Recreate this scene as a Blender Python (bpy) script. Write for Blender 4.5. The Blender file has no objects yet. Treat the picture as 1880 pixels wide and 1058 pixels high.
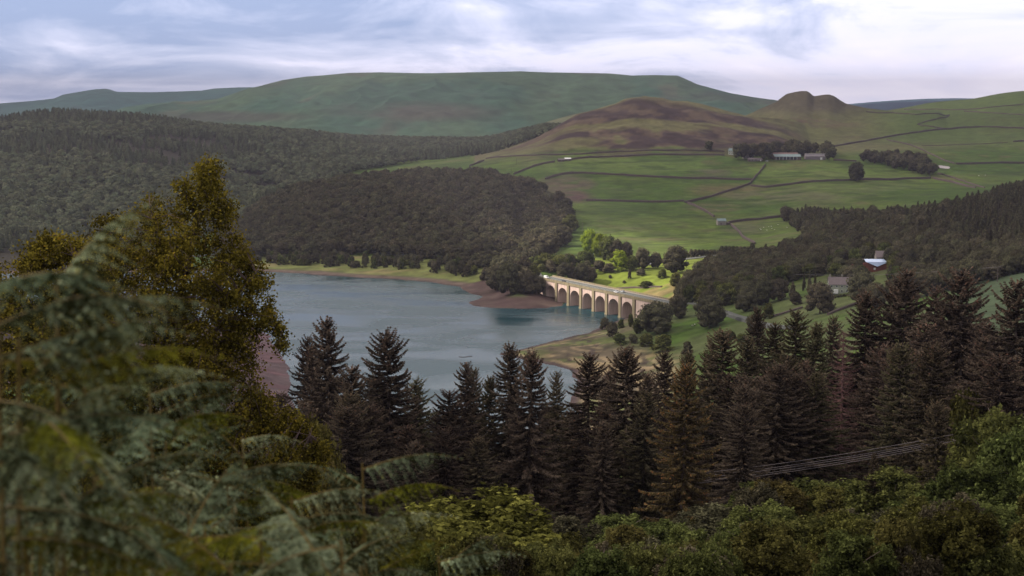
import bpy, math, random
import numpy as np
from mathutils import Vector, Matrix
R = math.radians
rng = np.random.default_rng(7)
random.seed(7)
scene = bpy.context.scene
C = scene.collection

# ---------------------------------------------------------------- camera
FPX = 2611.1                       # focal length in photo pixels (50 mm on a 36 mm wide sensor)
TH = math.atan(339.0 / FPX)        # downward pitch: the horizon lies on row 190
CZ = 160.0                         # eye, metres above the water
ct, st = math.cos(TH), math.sin(TH)
cd = bpy.data.cameras.new('camera'); cam = bpy.data.objects.new('camera', cd); C.objects.link(cam)
cam.location = (0, 0, CZ); cam.rotation_euler = (math.pi / 2 - TH, 0, 0)
cd.lens = 50; cd.sensor_width = 36; cd.clip_start = 0.1; cd.clip_end = 60000
cd.dof.use_dof = True; cd.dof.focus_distance = 220; cd.dof.aperture_fstop = 8.0
scene.camera = cam

# ---------------------------------------------------------------- sky and sun
SUN_EL, SUN_AZ = 36.0, 12.0        # the sun stands to the left, a little behind the viaduct
SD = Vector((-math.cos(R(SUN_EL)) * math.cos(R(SUN_AZ)), math.cos(R(SUN_EL)) * math.sin(R(SUN_AZ)), math.sin(R(SUN_EL))))
w = bpy.data.worlds.new('World'); scene.world = w; w.use_nodes = True
nt = w.node_tree; nt.nodes.clear()
def N(nt, t, **kw):
    n = nt.nodes.new(t)
    for k, v in kw.items():
        if k in n.inputs: n.inputs[k].default_value = v
        else: setattr(n, k, v)
    return n
L = lambda nt, a, b: nt.links.new(a, b)
def ramp(nt, fac, stops, interp='LINEAR'):
    n = nt.nodes.new('ShaderNodeValToRGB'); L(nt, fac, n.inputs[0])
    n.color_ramp.interpolation = interp
    e = n.color_ramp.elements
    while len(e) < len(stops): e.new(0.5)
    for i, (p, c) in enumerate(stops):
        e[i].position = p; e[i].color = (*c, 1) if len(c) == 3 else c
    return n.outputs[0]
def mixc(nt, fac, a, b, mode='MIX'):
    n = nt.nodes.new('ShaderNodeMix'); n.data_type = 'RGBA'; n.blend_type = mode
    for i, v in ((0, fac), (6, a), (7, b)):
        if hasattr(v, 'is_linked') or isinstance(v, bpy.types.NodeSocket): L(nt, v, n.inputs[i])
        else: n.inputs[i].default_value = v if i == 0 else (*v, 1)
    return n.outputs[2]
def math_(nt, op, a, b=None, clamp=False):
    n = nt.nodes.new('ShaderNodeMath'); n.operation = op; n.use_clamp = clamp
    for i, v in ((0, a), (1, b)):
        if v is None: continue
        if isinstance(v, bpy.types.NodeSocket): L(nt, v, n.inputs[i])
        else: n.inputs[i].default_value = v
    return n.outputs[0]
sky = N(nt, 'ShaderNodeTexSky', sky_type='NISHITA', sun_disc=False, sun_elevation=R(SUN_EL), sun_rotation=R(-90 + SUN_AZ), altitude=300)
bg_sky = N(nt, 'ShaderNodeBackground', Strength=0.05); L(nt, sky.outputs[0], bg_sky.inputs[0])
tc = N(nt, 'ShaderNodeTexCoord')
sx = N(nt, 'ShaderNodeSeparateXYZ'); L(nt, tc.outputs['Generated'], sx.inputs[0])
# overcast layer: cloud bands on a far ceiling (direction divided by its height)
zz = math_(nt, 'MAXIMUM', math_(nt, 'ADD', sx.outputs[2], 0.035), 0.02)
cx = N(nt, 'ShaderNodeCombineXYZ')
L(nt, math_(nt, 'DIVIDE', sx.outputs[0], zz), cx.inputs[0]); L(nt, math_(nt, 'DIVIDE', sx.outputs[1], zz), cx.inputs[1])
mp = N(nt, 'ShaderNodeMapping'); mp.inputs['Scale'].default_value = (0.20, 0.22, 1); mp.inputs['Location'].default_value = (1.3, 4.2, 0.0)
L(nt, cx.outputs[0], mp.inputs[0])
n1 = N(nt, 'ShaderNodeTexNoise', Scale=1.0, Detail=7.0, Roughness=0.5, Distortion=0.6); L(nt, mp.outputs[0], n1.inputs['Vector'])
mp2 = N(nt, 'ShaderNodeMapping'); mp2.inputs['Scale'].default_value = (6.5, 6.5, 21.0); mp2.inputs['Location'].default_value = (2.0, 0.0, 0.3)
L(nt, tc.outputs['Generated'], mp2.inputs[0])
n2 = N(nt, 'ShaderNodeTexNoise', Scale=1.0, Detail=9.0, Roughness=0.6, Distortion=0.7); L(nt, mp2.outputs[0], n2.inputs['Vector'])
# elevation trend: pale just above the hills, bluer banks higher up on the left
el = math_(nt, 'MULTIPLY', sx.outputs[2], 13.0, True)
side = math_(nt, 'ADD', math_(nt, 'MULTIPLY', sx.outputs[0], -1.1), 0.0)
f = math_(nt, 'ADD', math_(nt, 'MULTIPLY', n1.outputs[0], 0.40), math_(nt, 'MULTIPLY', n2.outputs[0], 1.02))
f = math_(nt, 'ADD', f, math_(nt, 'MULTIPLY', el, 0.22))
f = math_(nt, 'ADD', f, math_(nt, 'MULTIPLY', side, 0.35))
ccol = ramp(nt, f, [(0.50, (0.92, 0.87, 0.98)), (0.62, (0.83, 0.79, 0.93)), (0.73, (0.76, 0.75, 0.92)), (0.80, (0.60, 0.62, 0.79)), (0.90, (0.42, 0.47, 0.65)), (1.0, (0.28, 0.35, 0.54))])
# sky dimmed overhead, out of view, to cut ambient light on the land
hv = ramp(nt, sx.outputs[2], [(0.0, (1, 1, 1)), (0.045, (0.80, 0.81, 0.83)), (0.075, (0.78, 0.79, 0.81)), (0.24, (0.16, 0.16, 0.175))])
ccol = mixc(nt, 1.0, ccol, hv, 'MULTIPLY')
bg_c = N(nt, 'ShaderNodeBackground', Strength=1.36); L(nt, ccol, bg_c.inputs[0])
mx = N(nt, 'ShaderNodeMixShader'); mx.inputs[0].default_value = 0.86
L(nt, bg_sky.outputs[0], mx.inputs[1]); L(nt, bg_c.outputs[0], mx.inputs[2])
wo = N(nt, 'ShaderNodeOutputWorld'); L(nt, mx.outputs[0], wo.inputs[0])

sl = bpy.data.lights.new('sun', 'SUN'); so = bpy.data.objects.new('sun', sl); C.objects.link(so)
sl.energy = 5.0; sl.angle = R(0.5); sl.color = (1.0, 0.90, 0.76)
so.rotation_euler = SD.to_track_quat('Z', 'Y').to_euler(); so.location = (-300, 0, 600)
scene.view_settings.view_transform = 'Standard'; scene.view_settings.look = 'None'
scene.view_settings.gamma = 1.0; scene.view_settings.exposure = 0.75
scene.view_settings.use_curve_mapping = False
scene.render.engine = 'CYCLES'
scene.cycles.volume_bounces = 0
scene.cycles.max_bounces = 4; scene.cycles.diffuse_bounces = 2; scene.cycles.transparent_max_bounces = 12

# ---------------------------------------------------------------- helpers
def smooth(a, b, x):
    t = np.clip((x - a) / (b - a), 0, 1); return t * t * (3 - 2 * t)
_lat = np.random.default_rng(3).random((256, 256))
def vnoise(x, y):
    xi = np.floor(x).astype(int); yi = np.floor(y).astype(int)
    fx = x - xi; fy = y - yi; fx = fx * fx * (3 - 2 * fx); fy = fy * fy * (3 - 2 * fy)
    a = _lat[xi % 256, yi % 256]; b = _lat[(xi + 1) % 256, yi % 256]
    c = _lat[xi % 256, (yi + 1) % 256]; d = _lat[(xi + 1) % 256, (yi + 1) % 256]
    return (a * (1 - fx) + b * fx) * (1 - fy) + (c * (1 - fx) + d * fx) * fy
def fbm(x, y, s, o=4, off=0.0):
    x = np.asarray(x, float) / s + off; y = np.asarray(y, float) / s + off * 1.7
    r = 0; a = 0.5
    for i in range(o):
        r = r + a * vnoise(x, y); x = x * 2.03 + 11.3; y = y * 2.03 + 5.1; a *= 0.5
    return r / (1 - 0.5 ** o)
def ray(px, py):
    a = (px - 940) / FPX; b = (529 - py) / FPX
    return a, ct + b * st, -st + b * ct
def P(px, py, Y):                       # the point at depth Y seen on a photo pixel
    a, b, c = ray(px, py); t = Y / b
    return np.array([a * t, Y, CZ + c * t])
def PZ(px, py, z=0.0):                  # the point at height z seen on a photo pixel
    a, b, c = ray(px, py); t = (z - CZ) / c
    return np.array([a * t, b * t, z])
def tag(o, label=None, cat=None, group=None, kind=None):
    if label: o['label'] = label
    if cat: o['category'] = cat
    if group: o['group'] = group
    if kind: o['kind'] = kind
    return o
def mk(name, V, Fq, mats=None, parent=None, sm=False, midx=None, tint=None, col=None, raw=False):
    """mesh object from numpy verts and faces (one array, or a list of arrays of different face sizes)"""
    V = np.asarray(V, dtype=np.float32).reshape(-1, 3)
    Fs = Fq if isinstance(Fq, list) else [Fq]
    Fs = [np.asarray(f, dtype=np.int32) for f in Fs if len(f)]
    me = bpy.data.meshes.new(name)
    me.vertices.add(len(V)); me.vertices.foreach_set('co', V.ravel())
    nl = sum(f.size for f in Fs); npoly = sum(len(f) for f in Fs)
    me.loops.add(nl); me.loops.foreach_set('vertex_index', np.concatenate([f.ravel() for f in Fs]))
    me.polygons.add(npoly)
    tot = np.concatenate([np.full(len(f), f.shape[1], np.int32) for f in Fs])
    start = np.concatenate([[0], np.cumsum(tot)[:-1]]).astype(np.int32)
    me.polygons.foreach_set('loop_start', start)
    if midx is not None: me.polygons.foreach_set('material_index', np.asarray(midx, np.int32))
    me.polygons.foreach_set('use_smooth', np.full(npoly, bool(sm)))
    me.update(calc_edges=True)
    if tint is not None:
        a = me.attributes.new('tint', 'FLOAT', 'FACE'); a.data.foreach_set('value', np.asarray(tint, np.float32))
    if col is not None:
        a = me.attributes.new('gcol', 'FLOAT_COLOR', 'POINT'); a.data.foreach_set('color', np.asarray(col, np.float32).ravel())
    for m in (mats if isinstance(mats, (list, tuple)) else [mats] if mats else []): me.materials.append(m)
    if raw: return me
    o = bpy.data.objects.new(name, me); C.objects.link(o)
    if parent: o.parent = parent
    return o
def addobj(name, me, parent=None):
    o = bpy.data.objects.new(name, me); C.objects.link(o)
    if parent: o.parent = parent
    return o
def empty(name, loc=(0, 0, 0), rz=0):
    o = bpy.data.objects.new(name, None); C.objects.link(o); o.location = loc; o.rotation_euler = (0, 0, rz)
    o.empty_display_size = 0.5
    return o
def copy_tree(o, parent=None):
    c = o.copy(); C.objects.link(c)
    if parent: c.parent = parent
    for ch in list(o.children): copy_tree(ch, c)
    return c
class MB:
    """collects boxes, prisms, tubes and quads into one mesh"""
    def __init__(s): s.v = []; s.f = {3: [], 4: []}; s.n = 0
    def add(s, V, F):
        V = np.asarray(V, float).reshape(-1, 3)
        for f in F:
            f = [i + s.n for i in f]
            if len(f) in (3, 4): s.f[len(f)].append(f)
            else:
                for k in range(1, len(f) - 1): s.f[3].append([f[0], f[k], f[k + 1]])
        s.v.append(V); s.n += len(V)
    def box(s, c, d, rz=0, M=None):
        x, y, z = d[0] / 2, d[1] / 2, d[2] / 2
        V = np.array([[a, b, e] for e in (-z, z) for a, b in ((-x, -y), (x, -y), (x, y), (-x, y))])
        ca, sa = math.cos(rz), math.sin(rz)
        V = np.stack([V[:, 0] * ca - V[:, 1] * sa + c[0], V[:, 0] * sa + V[:, 1] * ca + c[1], V[:, 2] + c[2]], 1)
        s.add(V, [(3, 2, 1, 0), (4, 5, 6, 7), (0, 1, 5, 4), (1, 2, 6, 5), (2, 3, 7, 6), (3, 0, 4, 7)])
    def prism(s, poly, a, b, axis='x'):
        """outline (list of (p, q)) extruded from a to b along the axis; x: (y, z), y: (x, z), z: (x, y)"""
        n = len(poly); V = []
        for t in (a, b):
            for p, q in poly: V.append({'x': (t, p, q), 'y': (p, t, q), 'z': (p, q, t)}[axis])
        F = [tuple(range(n - 1, -1, -1)), tuple(range(n, 2 * n))] + [(i, (i + 1) % n, (i + 1) % n + n, i + n) for i in range(n)]
        s.add(V, F)
    def tube(s, pts, rad, n=6):
        pts = np.asarray(pts, float); m = len(pts)
        rad = np.broadcast_to(np.asarray(rad, float), (m,))
        T = np.gradient(pts, axis=0); T /= np.linalg.norm(T, axis=1)[:, None] + 1e-9
        up = np.array([0, 0, 1.0]) if abs(T[0][2]) < 0.9 else np.array([1.0, 0, 0])
        A = np.cross(T, up); A /= np.linalg.norm(A, axis=1)[:, None] + 1e-9; B = np.cross(T, A)
        th = np.linspace(0, 2 * np.pi, n, endpoint=False)
        V = pts[:, None] + rad[:, None, None] * (np.cos(th)[None, :, None] * A[:, None] + np.sin(th)[None, :, None] * B[:, None])
        F = [(i * n + j, i * n + (j + 1) % n, (i + 1) * n + (j + 1) % n, (i + 1) * n + j) for i in range(m - 1) for j in range(n)]
        F += [tuple(range(n - 1, -1, -1)), tuple((m - 1) * n + j for j in range(n))]
        s.add(V.reshape(-1, 3), F)
    def build(s, name, mat, parent=None, sm=False, raw=False):
        return mk(name, np.concatenate(s.v), [np.array(s.f[k]) for k in (3, 4) if s.f[k]], mat, parent, sm, raw=raw)
def bevel(o, w=0.05, n=2):
    m = o.modifiers.new('bevel', 'BEVEL'); m.width = w; m.segments = n; m.limit_method = 'ANGLE'; return o

# ---------------------------------------------------------------- materials
def mat(name, col, rough=0.9, noise=None, spec=0.2, bump=None, streak=False):
    """principled with a two-tone noise: noise = (scale, colour2, detail)"""
    m = bpy.data.materials.new(name); m.use_nodes = True; nt = m.node_tree; b = nt.nodes['Principled BSDF']
    b.inputs['Roughness'].default_value = rough; b.inputs['Specular IOR Level'].default_value = spec
    b.inputs['Base Color'].default_value = (*col, 1)
    if noise:
        t = N(nt, 'ShaderNodeTexCoord')
        n = N(nt, 'ShaderNodeTexNoise', Scale=noise[0], Detail=noise[2] if len(noise) > 2 else 5.0, Roughness=0.65)
        L(nt, t.outputs['Object'], n.inputs['Vector'])
        if streak:
            q = N(nt, 'ShaderNodeMapping'); q.inputs['Scale'].default_value = (2.2, 2.2, .22); L(nt, t.outputs['Object'], q.inputs[0]); L(nt, q.outputs[0], n.inputs['Vector'])
        L(nt, mixc(nt, ramp(nt, n.outputs[0], [(0.35, (0, 0, 0)), (0.65, (1, 1, 1))]), col, noise[1]), b.inputs['Base Color'])
        if bump:
            bp = N(nt, 'ShaderNodeBump', Strength=bump[0], Distance=bump[1]); L(nt, n.outputs[0], bp.inputs['Height'])
            L(nt, bp.outputs[0], b.inputs['Normal'])
    return m
def leafmat(name, a, b, tip=None, tr=0.3, var=0.35, hj=0.05):
    """leaves: colour between a and b by face, shifted per tree, with some light passing through"""
    m = bpy.data.materials.new(name); m.use_nodes = True; nt = m.node_tree; nt.nodes.clear()
    at = N(nt, 'ShaderNodeAttribute', attribute_name='tint'); oi = N(nt, 'ShaderNodeObjectInfo')
    c = mixc(nt, at.outputs['Fac'], a, b)
    if tip:
        g = N(nt, 'ShaderNodeMapRange'); L(nt, at.outputs['Fac'], g.inputs[0]); g.inputs[1].default_value = 1.0; g.inputs[2].default_value = 2.0
        c = mixc(nt, g.outputs[0], c, tip)
    v = math_(nt, 'ADD', math_(nt, 'MULTIPLY', oi.outputs['Random'], 2 * var), 1 - var)
    h = N(nt, 'ShaderNodeHueSaturation'); L(nt, c, h.inputs['Color']); L(nt, v, h.inputs['Value'])
    L(nt, math_(nt, 'ADD', math_(nt, 'MULTIPLY', math_(nt, 'FRACT', math_(nt, 'MULTIPLY', oi.outputs['Random'], 7.31)), hj), 0.5 - hj / 2), h.inputs['Hue'])
    d = N(nt, 'ShaderNodeBsdfDiffuse'); L(nt, h.outputs[0], d.inputs[0])
    t = N(nt, 'ShaderNodeBsdfTranslucent'); L(nt, h.outputs[0], t.inputs[0])
    mxs = N(nt, 'ShaderNodeMixShader'); mxs.inputs[0].default_value = tr
    L(nt, d.outputs[0], mxs.inputs[1]); L(nt, t.outputs[0], mxs.inputs[2])
    o = N(nt, 'ShaderNodeOutputMaterial'); L(nt, mxs.outputs[0], o.inputs[0])
    return m
M = {}
M['bark'] = mat('bark', (0.09, 0.065, 0.055), 0.95, (6.0, (0.16, 0.125, 0.105)))
M['birchbark'] = mat('birch_bark', (0.12, 0.085, 0.07), 0.9, (5.0, (0.06, 0.04, 0.035)))
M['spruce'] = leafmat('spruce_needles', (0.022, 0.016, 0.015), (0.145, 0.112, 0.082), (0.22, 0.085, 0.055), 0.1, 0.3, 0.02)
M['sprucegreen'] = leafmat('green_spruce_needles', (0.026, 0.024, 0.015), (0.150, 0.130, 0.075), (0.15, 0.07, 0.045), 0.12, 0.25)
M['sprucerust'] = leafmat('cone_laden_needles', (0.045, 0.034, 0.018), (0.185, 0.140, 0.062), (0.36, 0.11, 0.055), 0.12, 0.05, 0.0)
M['deadtwig'] = leafmat('dead_twigs', (0.10, 0.055, 0.055), (0.17, 0.09, 0.085), None, 0.05, 0.05)
M['wood'] = leafmat('wood_leaves', (0.048, 0.045, 0.030), (0.150, 0.136, 0.074), (0.14, 0.13, 0.06), 0.15, 0.32)
M['farwood'] = leafmat('far_wood_leaves', (0.080, 0.092, 0.055), (0.160, 0.170, 0.100), None, 0.1, 0.45)
M['green'] = leafmat('green_leaves', (0.038, 0.044, 0.014), (0.180, 0.195, 0.060), (0.17, 0.19, 0.06), 0.3, 0.3)
M['lush'] = leafmat('sun_brightened_leaves', (0.14, 0.19, 0.020), (0.30, 0.36, 0.035), (0.40, 0.46, 0.05), 0.4, 0.2, 0.015)  # sunlight brightness put into the leaf colour
M['birch'] = leafmat('birch_leaves', (0.050, 0.042, 0.010), (0.31, 0.25, 0.036), (0.32, 0.18, 0.02), 0.3, 0.05, 0.0)
M['bracken'] = leafmat('bracken_leaves', (0.022, 0.026, 0.008), (0.33, 0.40, 0.24), (0.26, 0.24, 0.02), 0.25, 0.45)  # pale end raised to imitate sky sheen on the fronds
M['brackenyellow'] = leafmat('yellowing_bracken_leaves', (0.06, 0.06, 0.008), (0.24, 0.24, 0.025), (0.30, 0.26, 0.03), 0.35, 0.3)
M['stipe'] = mat('bracken_stipe', (0.10, 0.07, 0.018), 0.6, (9.0, (0.15, 0.10, 0.025)))
M['wall'] = mat('dry_stone', (0.075, 0.055, 0.055), 0.95, (1.2, (0.13, 0.10, 0.095)))
M['stone'] = mat('stone', (0.30, 0.27, 0.24), 0.9, (1.5, (0.20, 0.18, 0.16)))
M['white'] = mat('white_paint', (0.78, 0.78, 0.76), 0.6, (1.0, (0.66, 0.66, 0.64)))
M['glass'] = mat('window_glass', (0.03, 0.035, 0.045), 0.08, None, 0.8)
M['slate'] = mat('slate_roof', (0.13, 0.105, 0.11), 0.8, (2.0, (0.18, 0.15, 0.15)))
M['metalroof'] = mat('sheet_roof', (0.20, 0.26, 0.26), 0.6, (0.4, (0.15, 0.20, 0.20)))
M['brick'] = mat('red_brick', (0.20, 0.07, 0.05), 0.9, (2.0, (0.15, 0.055, 0.04)))
M['asphalt'] = mat('asphalt', (0.085, 0.09, 0.085), 0.9, (0.6, (0.115, 0.12, 0.11)))
M['mark'] = mat('road_paint', (0.6, 0.6, 0.55), 0.8)
M['conc'] = mat('sunlit_pink_concrete', (0.62, 0.48, 0.42), 0.9, (0.5, (0.42, 0.31, 0.27), 8.0), streak=True)  # pink of the sunlit faces put into the base colour
M['buff'] = mat('buff_concrete', (0.30, 0.25, 0.155), 0.9, (0.5, (0.17, 0.145, 0.095), 8.0), streak=True)
M['darkconc'] = mat('wet_concrete', (0.16, 0.11, 0.12), 0.8, (0.5, (0.11, 0.08, 0.09), 8.0))
M['pole'] = mat('pole_timber', (0.16, 0.13, 0.12), 0.9, (4.0, (0.10, 0.08, 0.07)))
M['wire'] = mat('aluminium_wire', (0.15, 0.13, 0.14), 0.6)
M['wool'] = mat('wool', (0.70, 0.68, 0.62), 0.95, (6.0, (0.55, 0.53, 0.48)))
M['face'] = mat('sheep_face', (0.05, 0.045, 0.04), 0.9)
M['tyre'] = mat('tyre', (0.02, 0.02, 0.02), 0.9)
M['rim'] = mat('rim', (0.4, 0.4, 0.42), 0.3, None, 0.6)
for k, c in (('carwhite', (0.75, 0.76, 0.78)), ('carsilver', (0.42, 0.44, 0.47)), ('cardark', (0.03, 0.035, 0.045))):
    M[k] = mat(k.replace('car', '') + '_car_paint', c, 0.25, None, 0.6)
M['lampglass'] = mat('lamp_glass', (0.8, 0.8, 0.75), 0.1, None, 0.8)
M['redlamp'] = mat('tail_lamp', (0.5, 0.02, 0.02), 0.2, None, 0.8)

# ---------------------------------------------------------------- terrain heights
COLS = [-400, 0, 300, 420, 520, 640, 800, 900, 1000, 1100, 1200, 1300, 1400, 1500, 1600, 1700, 1880, 2300]
near_l = [(-80, 160.5), (-20, 159.5), (-2, 158.25), (4, 157.7), (12, 154.5), (35, 147), (60, 138.5), (90, 129), (130, 118), (170, 110), (250, 93), (400, 48), (520, 16)]
near_r = [(-80, 160.5), (-20, 159.5), (-2, 158.25), (4, 157.7), (12, 154.5), (35, 147), (60, 139.5), (90, 131), (130, 121), (170, 114), (250, 104), (400, 86)]
lakefar = [(1400, 4), (1480, 9), (1700, 10), (2200, 20), (3000, 50), (4300, 60)]
rise = [(1400, 16), (1500, 19), (1600, 27), (1750, 40), (1900, 62), (2050, 80), (2300, 92), (2600, 104), (3000, 104), (4300, 90)]
PROF = {
 -400: near_l + [(640, 45), (900, 50), (1100, 10)] + lakefar, 0: near_l[:-1] + [(520, 50), (640, 42), (900, 36), (1000, 12)] + lakefar,
 300: near_l[:-1] + [(520, 34), (640, 28), (900, 22), (1000, 9)] + lakefar, 420: near_l + [(640, 16), (900, 12), (980, 6)] + lakefar,
 520: near_l + [(640, 9), (800, 5), (900, 3)] + lakefar, 640: near_l + [(640, 3), (1350, 4), (1420, 10), (1700, 18), (2000, 30), (2200, 38), (3000, 60), (4300, 60)],
 800: near_l + [(640, 3), (1250, 3), (1330, 10), (1420, 12), (1700, 30), (1900, 52), (2200, 66), (2450, 60), (3000, 60), (4300, 60)],
 900: near_l + [(640, 3), (1150, 4), (1230, 13), (1420, 16), (1600, 25), (1900, 56), (2100, 73), (2350, 74), (2600, 70), (4300, 70)],
 1000: near_l + [(640, 3), (1100, 6), (1180, 15), (1300, 15)] + rise,
 1100: near_l + [(640, 6), (835, 1.5), (900, 4), (1000, 4), (1130, 8), (1200, 12), (1300, 15)] + rise,
 1200: near_l + [(640, 18), (840, 5), (900, 8), (960, 13), (1000, 16), (1060, 16), (1120, 13), (1200, 14)] + rise,
 1300: near_l[:-1] + [(520, 38), (640, 24), (850, 14), (920, 18), (1000, 20), (1200, 17)] + rise,
 1400: near_r[:-1] + [(400, 66), (520, 46), (700, 29), (850, 25), (1000, 28), (1200, 28), (1400, 25)] + rise[1:],
 1500: near_r[:-1] + [(400, 74), (520, 58), (700, 40), (850, 34), (1000, 38), (1200, 38), (1400, 32), (1600, 31)] + rise[4:],
 1600: near_r + [(520, 70), (700, 48), (850, 42), (900, 43.5), (1000, 47), (1200, 48), (1450, 40), (1600, 36), (1900, 60), (2050, 76), (2300, 94), (2600, 112), (3000, 112), (4300, 100)],
 1700: near_r + [(520, 76), (700, 60), (850, 52), (1000, 54), (1200, 58), (1400, 52), (1600, 44), (1900, 54), (2050, 72), (2300, 95), (2600, 118), (3000, 130), (4300, 100)],
 1880: near_r + [(520, 82), (700, 73), (850, 62), (1000, 64), (1200, 76), (1350, 74), (1600, 54), (1900, 52), (2050, 66), (2300, 94), (2600, 122), (3000, 150), (4300, 110)],
 2300: near_r + [(520, 90), (700, 88), (1000, 84), (1350, 84), (1600, 64), (1900, 60), (2050, 74), (2300, 100), (2600, 128), (3000, 160), (4300, 120)]}
YG = np.concatenate([np.linspace(-70, 20, 60), np.linspace(21.5, 300, 110), np.linspace(304, 800, 90), np.linspace(803, 1500, 240), np.linspace(1504, 2300, 190), np.linspace(2308, 4300, 150)])
YO = 60.0
SG = np.linspace(-0.5, 0.5, 900)
def base_grid():
    Z = np.zeros((len(COLS), len(YG)))
    for i, c in enumerate(COLS):
        k = np.array(PROF[c], float); Z[i] = np.interp(YG, k[:, 0], k[:, 1])
    # smooth along depth
    Z2 = Z.copy()
    for it in range(3):
        Z2[:, 1:-1] = (Z2[:, :-2] + 2 * Z2[:, 1:-1] + Z2[:, 2:]) / 4
    return Z2
BZ = base_grid()
XX = SG[:, None] * (YG[None] + YO); YY = np.broadcast_to(YG[None], XX.shape)
uu = XX / np.maximum(YY, 30.0)
pxg = 940 + uu * FPX / 0.9975
ZZ = np.zeros_like(XX)
for j in range(len(YG)): ZZ[:, j] = np.interp(pxg[:, j], COLS, BZ[:, j])
for it in range(4): ZZ[1:-1] = (ZZ[:-2] + 2 * ZZ[1:-1] + ZZ[2:]) / 4

def ridge(Z, sil, Yr, Yf, Yb, shape=0.5, dz=0.0, cliff=0):
    """raise the ground to a crest that follows the silhouette (photo pixels) at depth Yr, from foot Yf, down to Yb"""
    s = np.array(sil, float)
    Yrv = np.interp(s[:, 0], Yr[0], Yr[1]) if isinstance(Yr, tuple) else np.full(len(s), float(Yr))
    pts = np.array([P(a, b, y) for (a, b), y in zip(s, Yrv)])
    us = pts[:, 0] / pts[:, 1]
    zr = np.interp(uu, us, pts[:, 2] + dz, left=-50, right=-50)
    kk_ = np.exp(-np.linspace(-2, 2, 61) ** 2); zsm = np.interp(uu, us, pts[:, 2] + dz, left=pts[0, 2], right=pts[-1, 2]); ub = np.linspace(us[0] - .05, us[-1] + .05, 1200); fb = np.interp(ub, us, pts[:, 2] + dz); fb = np.convolve(np.pad(fb, 30, 'edge'), kk_ / kk_.sum(), 'valid'); zsm = np.interp(uu, ub, fb, left=-50, right=-50)
    yr = np.interp(uu, us, Yrv)
    yf = np.interp(uu, [P(a, 300, 1000)[0] / 1000 for a in Yf[0]], Yf[1]) if isinstance(Yf, tuple) else float(Yf)
    t = np.clip((YY - yf) / (yr - yf), 0, 1)
    g = shape * t + (1 - shape) * t * t * (3 - 2 * t)
    if cliff: g = (1 - cliff) * g + cliff * t ** 7
    zr = zsm + (zr - zsm) * smooth(.72, 1, t)
    tb = np.clip((YY - yr) / (Yb - yr), 0, 1); gb = 1 - tb * tb * (3 - 2 * tb)
    g = np.where(YY <= yr, g, gb)
    add = np.maximum(zr - Z, 0) * g
    return Z + add, add
SIL_LEFT = [(-600, 240), (-300, 228), (0, 224), (60, 215), (100, 211), (170, 216), (260, 221), (330, 229), (400, 238), (480, 244), (560, 249), (640, 256), (760, 259), (900, 261), (1000, 259), (1040, 262), (1080, 300), (1100, 420)]
ZZ, aL = ridge(ZZ, SIL_LEFT, ([-600, 100, 400, 640, 900, 1100], [2800, 2900, 3000, 3300, 3500, 3500]), ([-600, 300, 640, 900, 1100], [1620, 1640, 2350, 2600, 2700]), 4250, 0.6)
SIL_MID = [(395, 440), (420, 424), (450, 392), (490, 368), (540, 346), (600, 334), (660, 326), (750, 321), (850, 322), (905, 322), (930, 340), (960, 400), (990, 480)]
ZZ, aM = ridge(ZZ, SIL_MID, 1900, ([395, 500, 700, 860, 990], [1560, 1440, 1410, 1340, 1250]), 2250, 0.5)
SIL_H1 = [(860, 300), (890, 285), (930, 274), (960, 263), (985, 252), (1010, 238), (1035, 222), (1060, 209), (1085, 203), (1110, 196), (1130, 190), (1145, 183), (1160, 179), (1185, 176.5), (1195, 178), (1215, 180), (1232, 185), (1262, 187), (1290, 192), (1320, 200), (1345, 207), (1375, 214), (1400, 222), (1430, 230), (1460, 244), (1500, 270)]
ZZ, a1 = ridge(ZZ, SIL_H1, ([860, 1000, 1190, 1500], [2250, 2330, 2420, 2450]), 2070, 2600, 0.35)
SIL_H2 = [(1290, 250), (1340, 222), (1370, 211), (1400, 197), (1424, 187), (1434, 179), (1444, 171.5), (1458, 168), (1470, 166), (1482, 166), (1488, 170), (1494, 175.5), (1508, 174), (1522, 173), (1532, 176), (1542, 183), (1552, 189), (1570, 193), (1600, 198), (1640, 202), (1680, 204), (1720, 214), (1760, 250)]
ZZ, a2 = ridge(ZZ, SIL_H2, 2720, ([1290, 1480, 1760], [2350, 2250, 2450]), 2900, 0.4, cliff=.42)
SIL_R = [(1560, 220), (1620, 204), (1655, 198), (1700, 190), (1740, 186), (1785, 182), (1815, 176), (1850, 170), (1880, 167), (2000, 160), (2300, 150)]
ZZ, aR = ridge(ZZ, SIL_R, 3150, 2450, 3700, 0.5)
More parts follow.
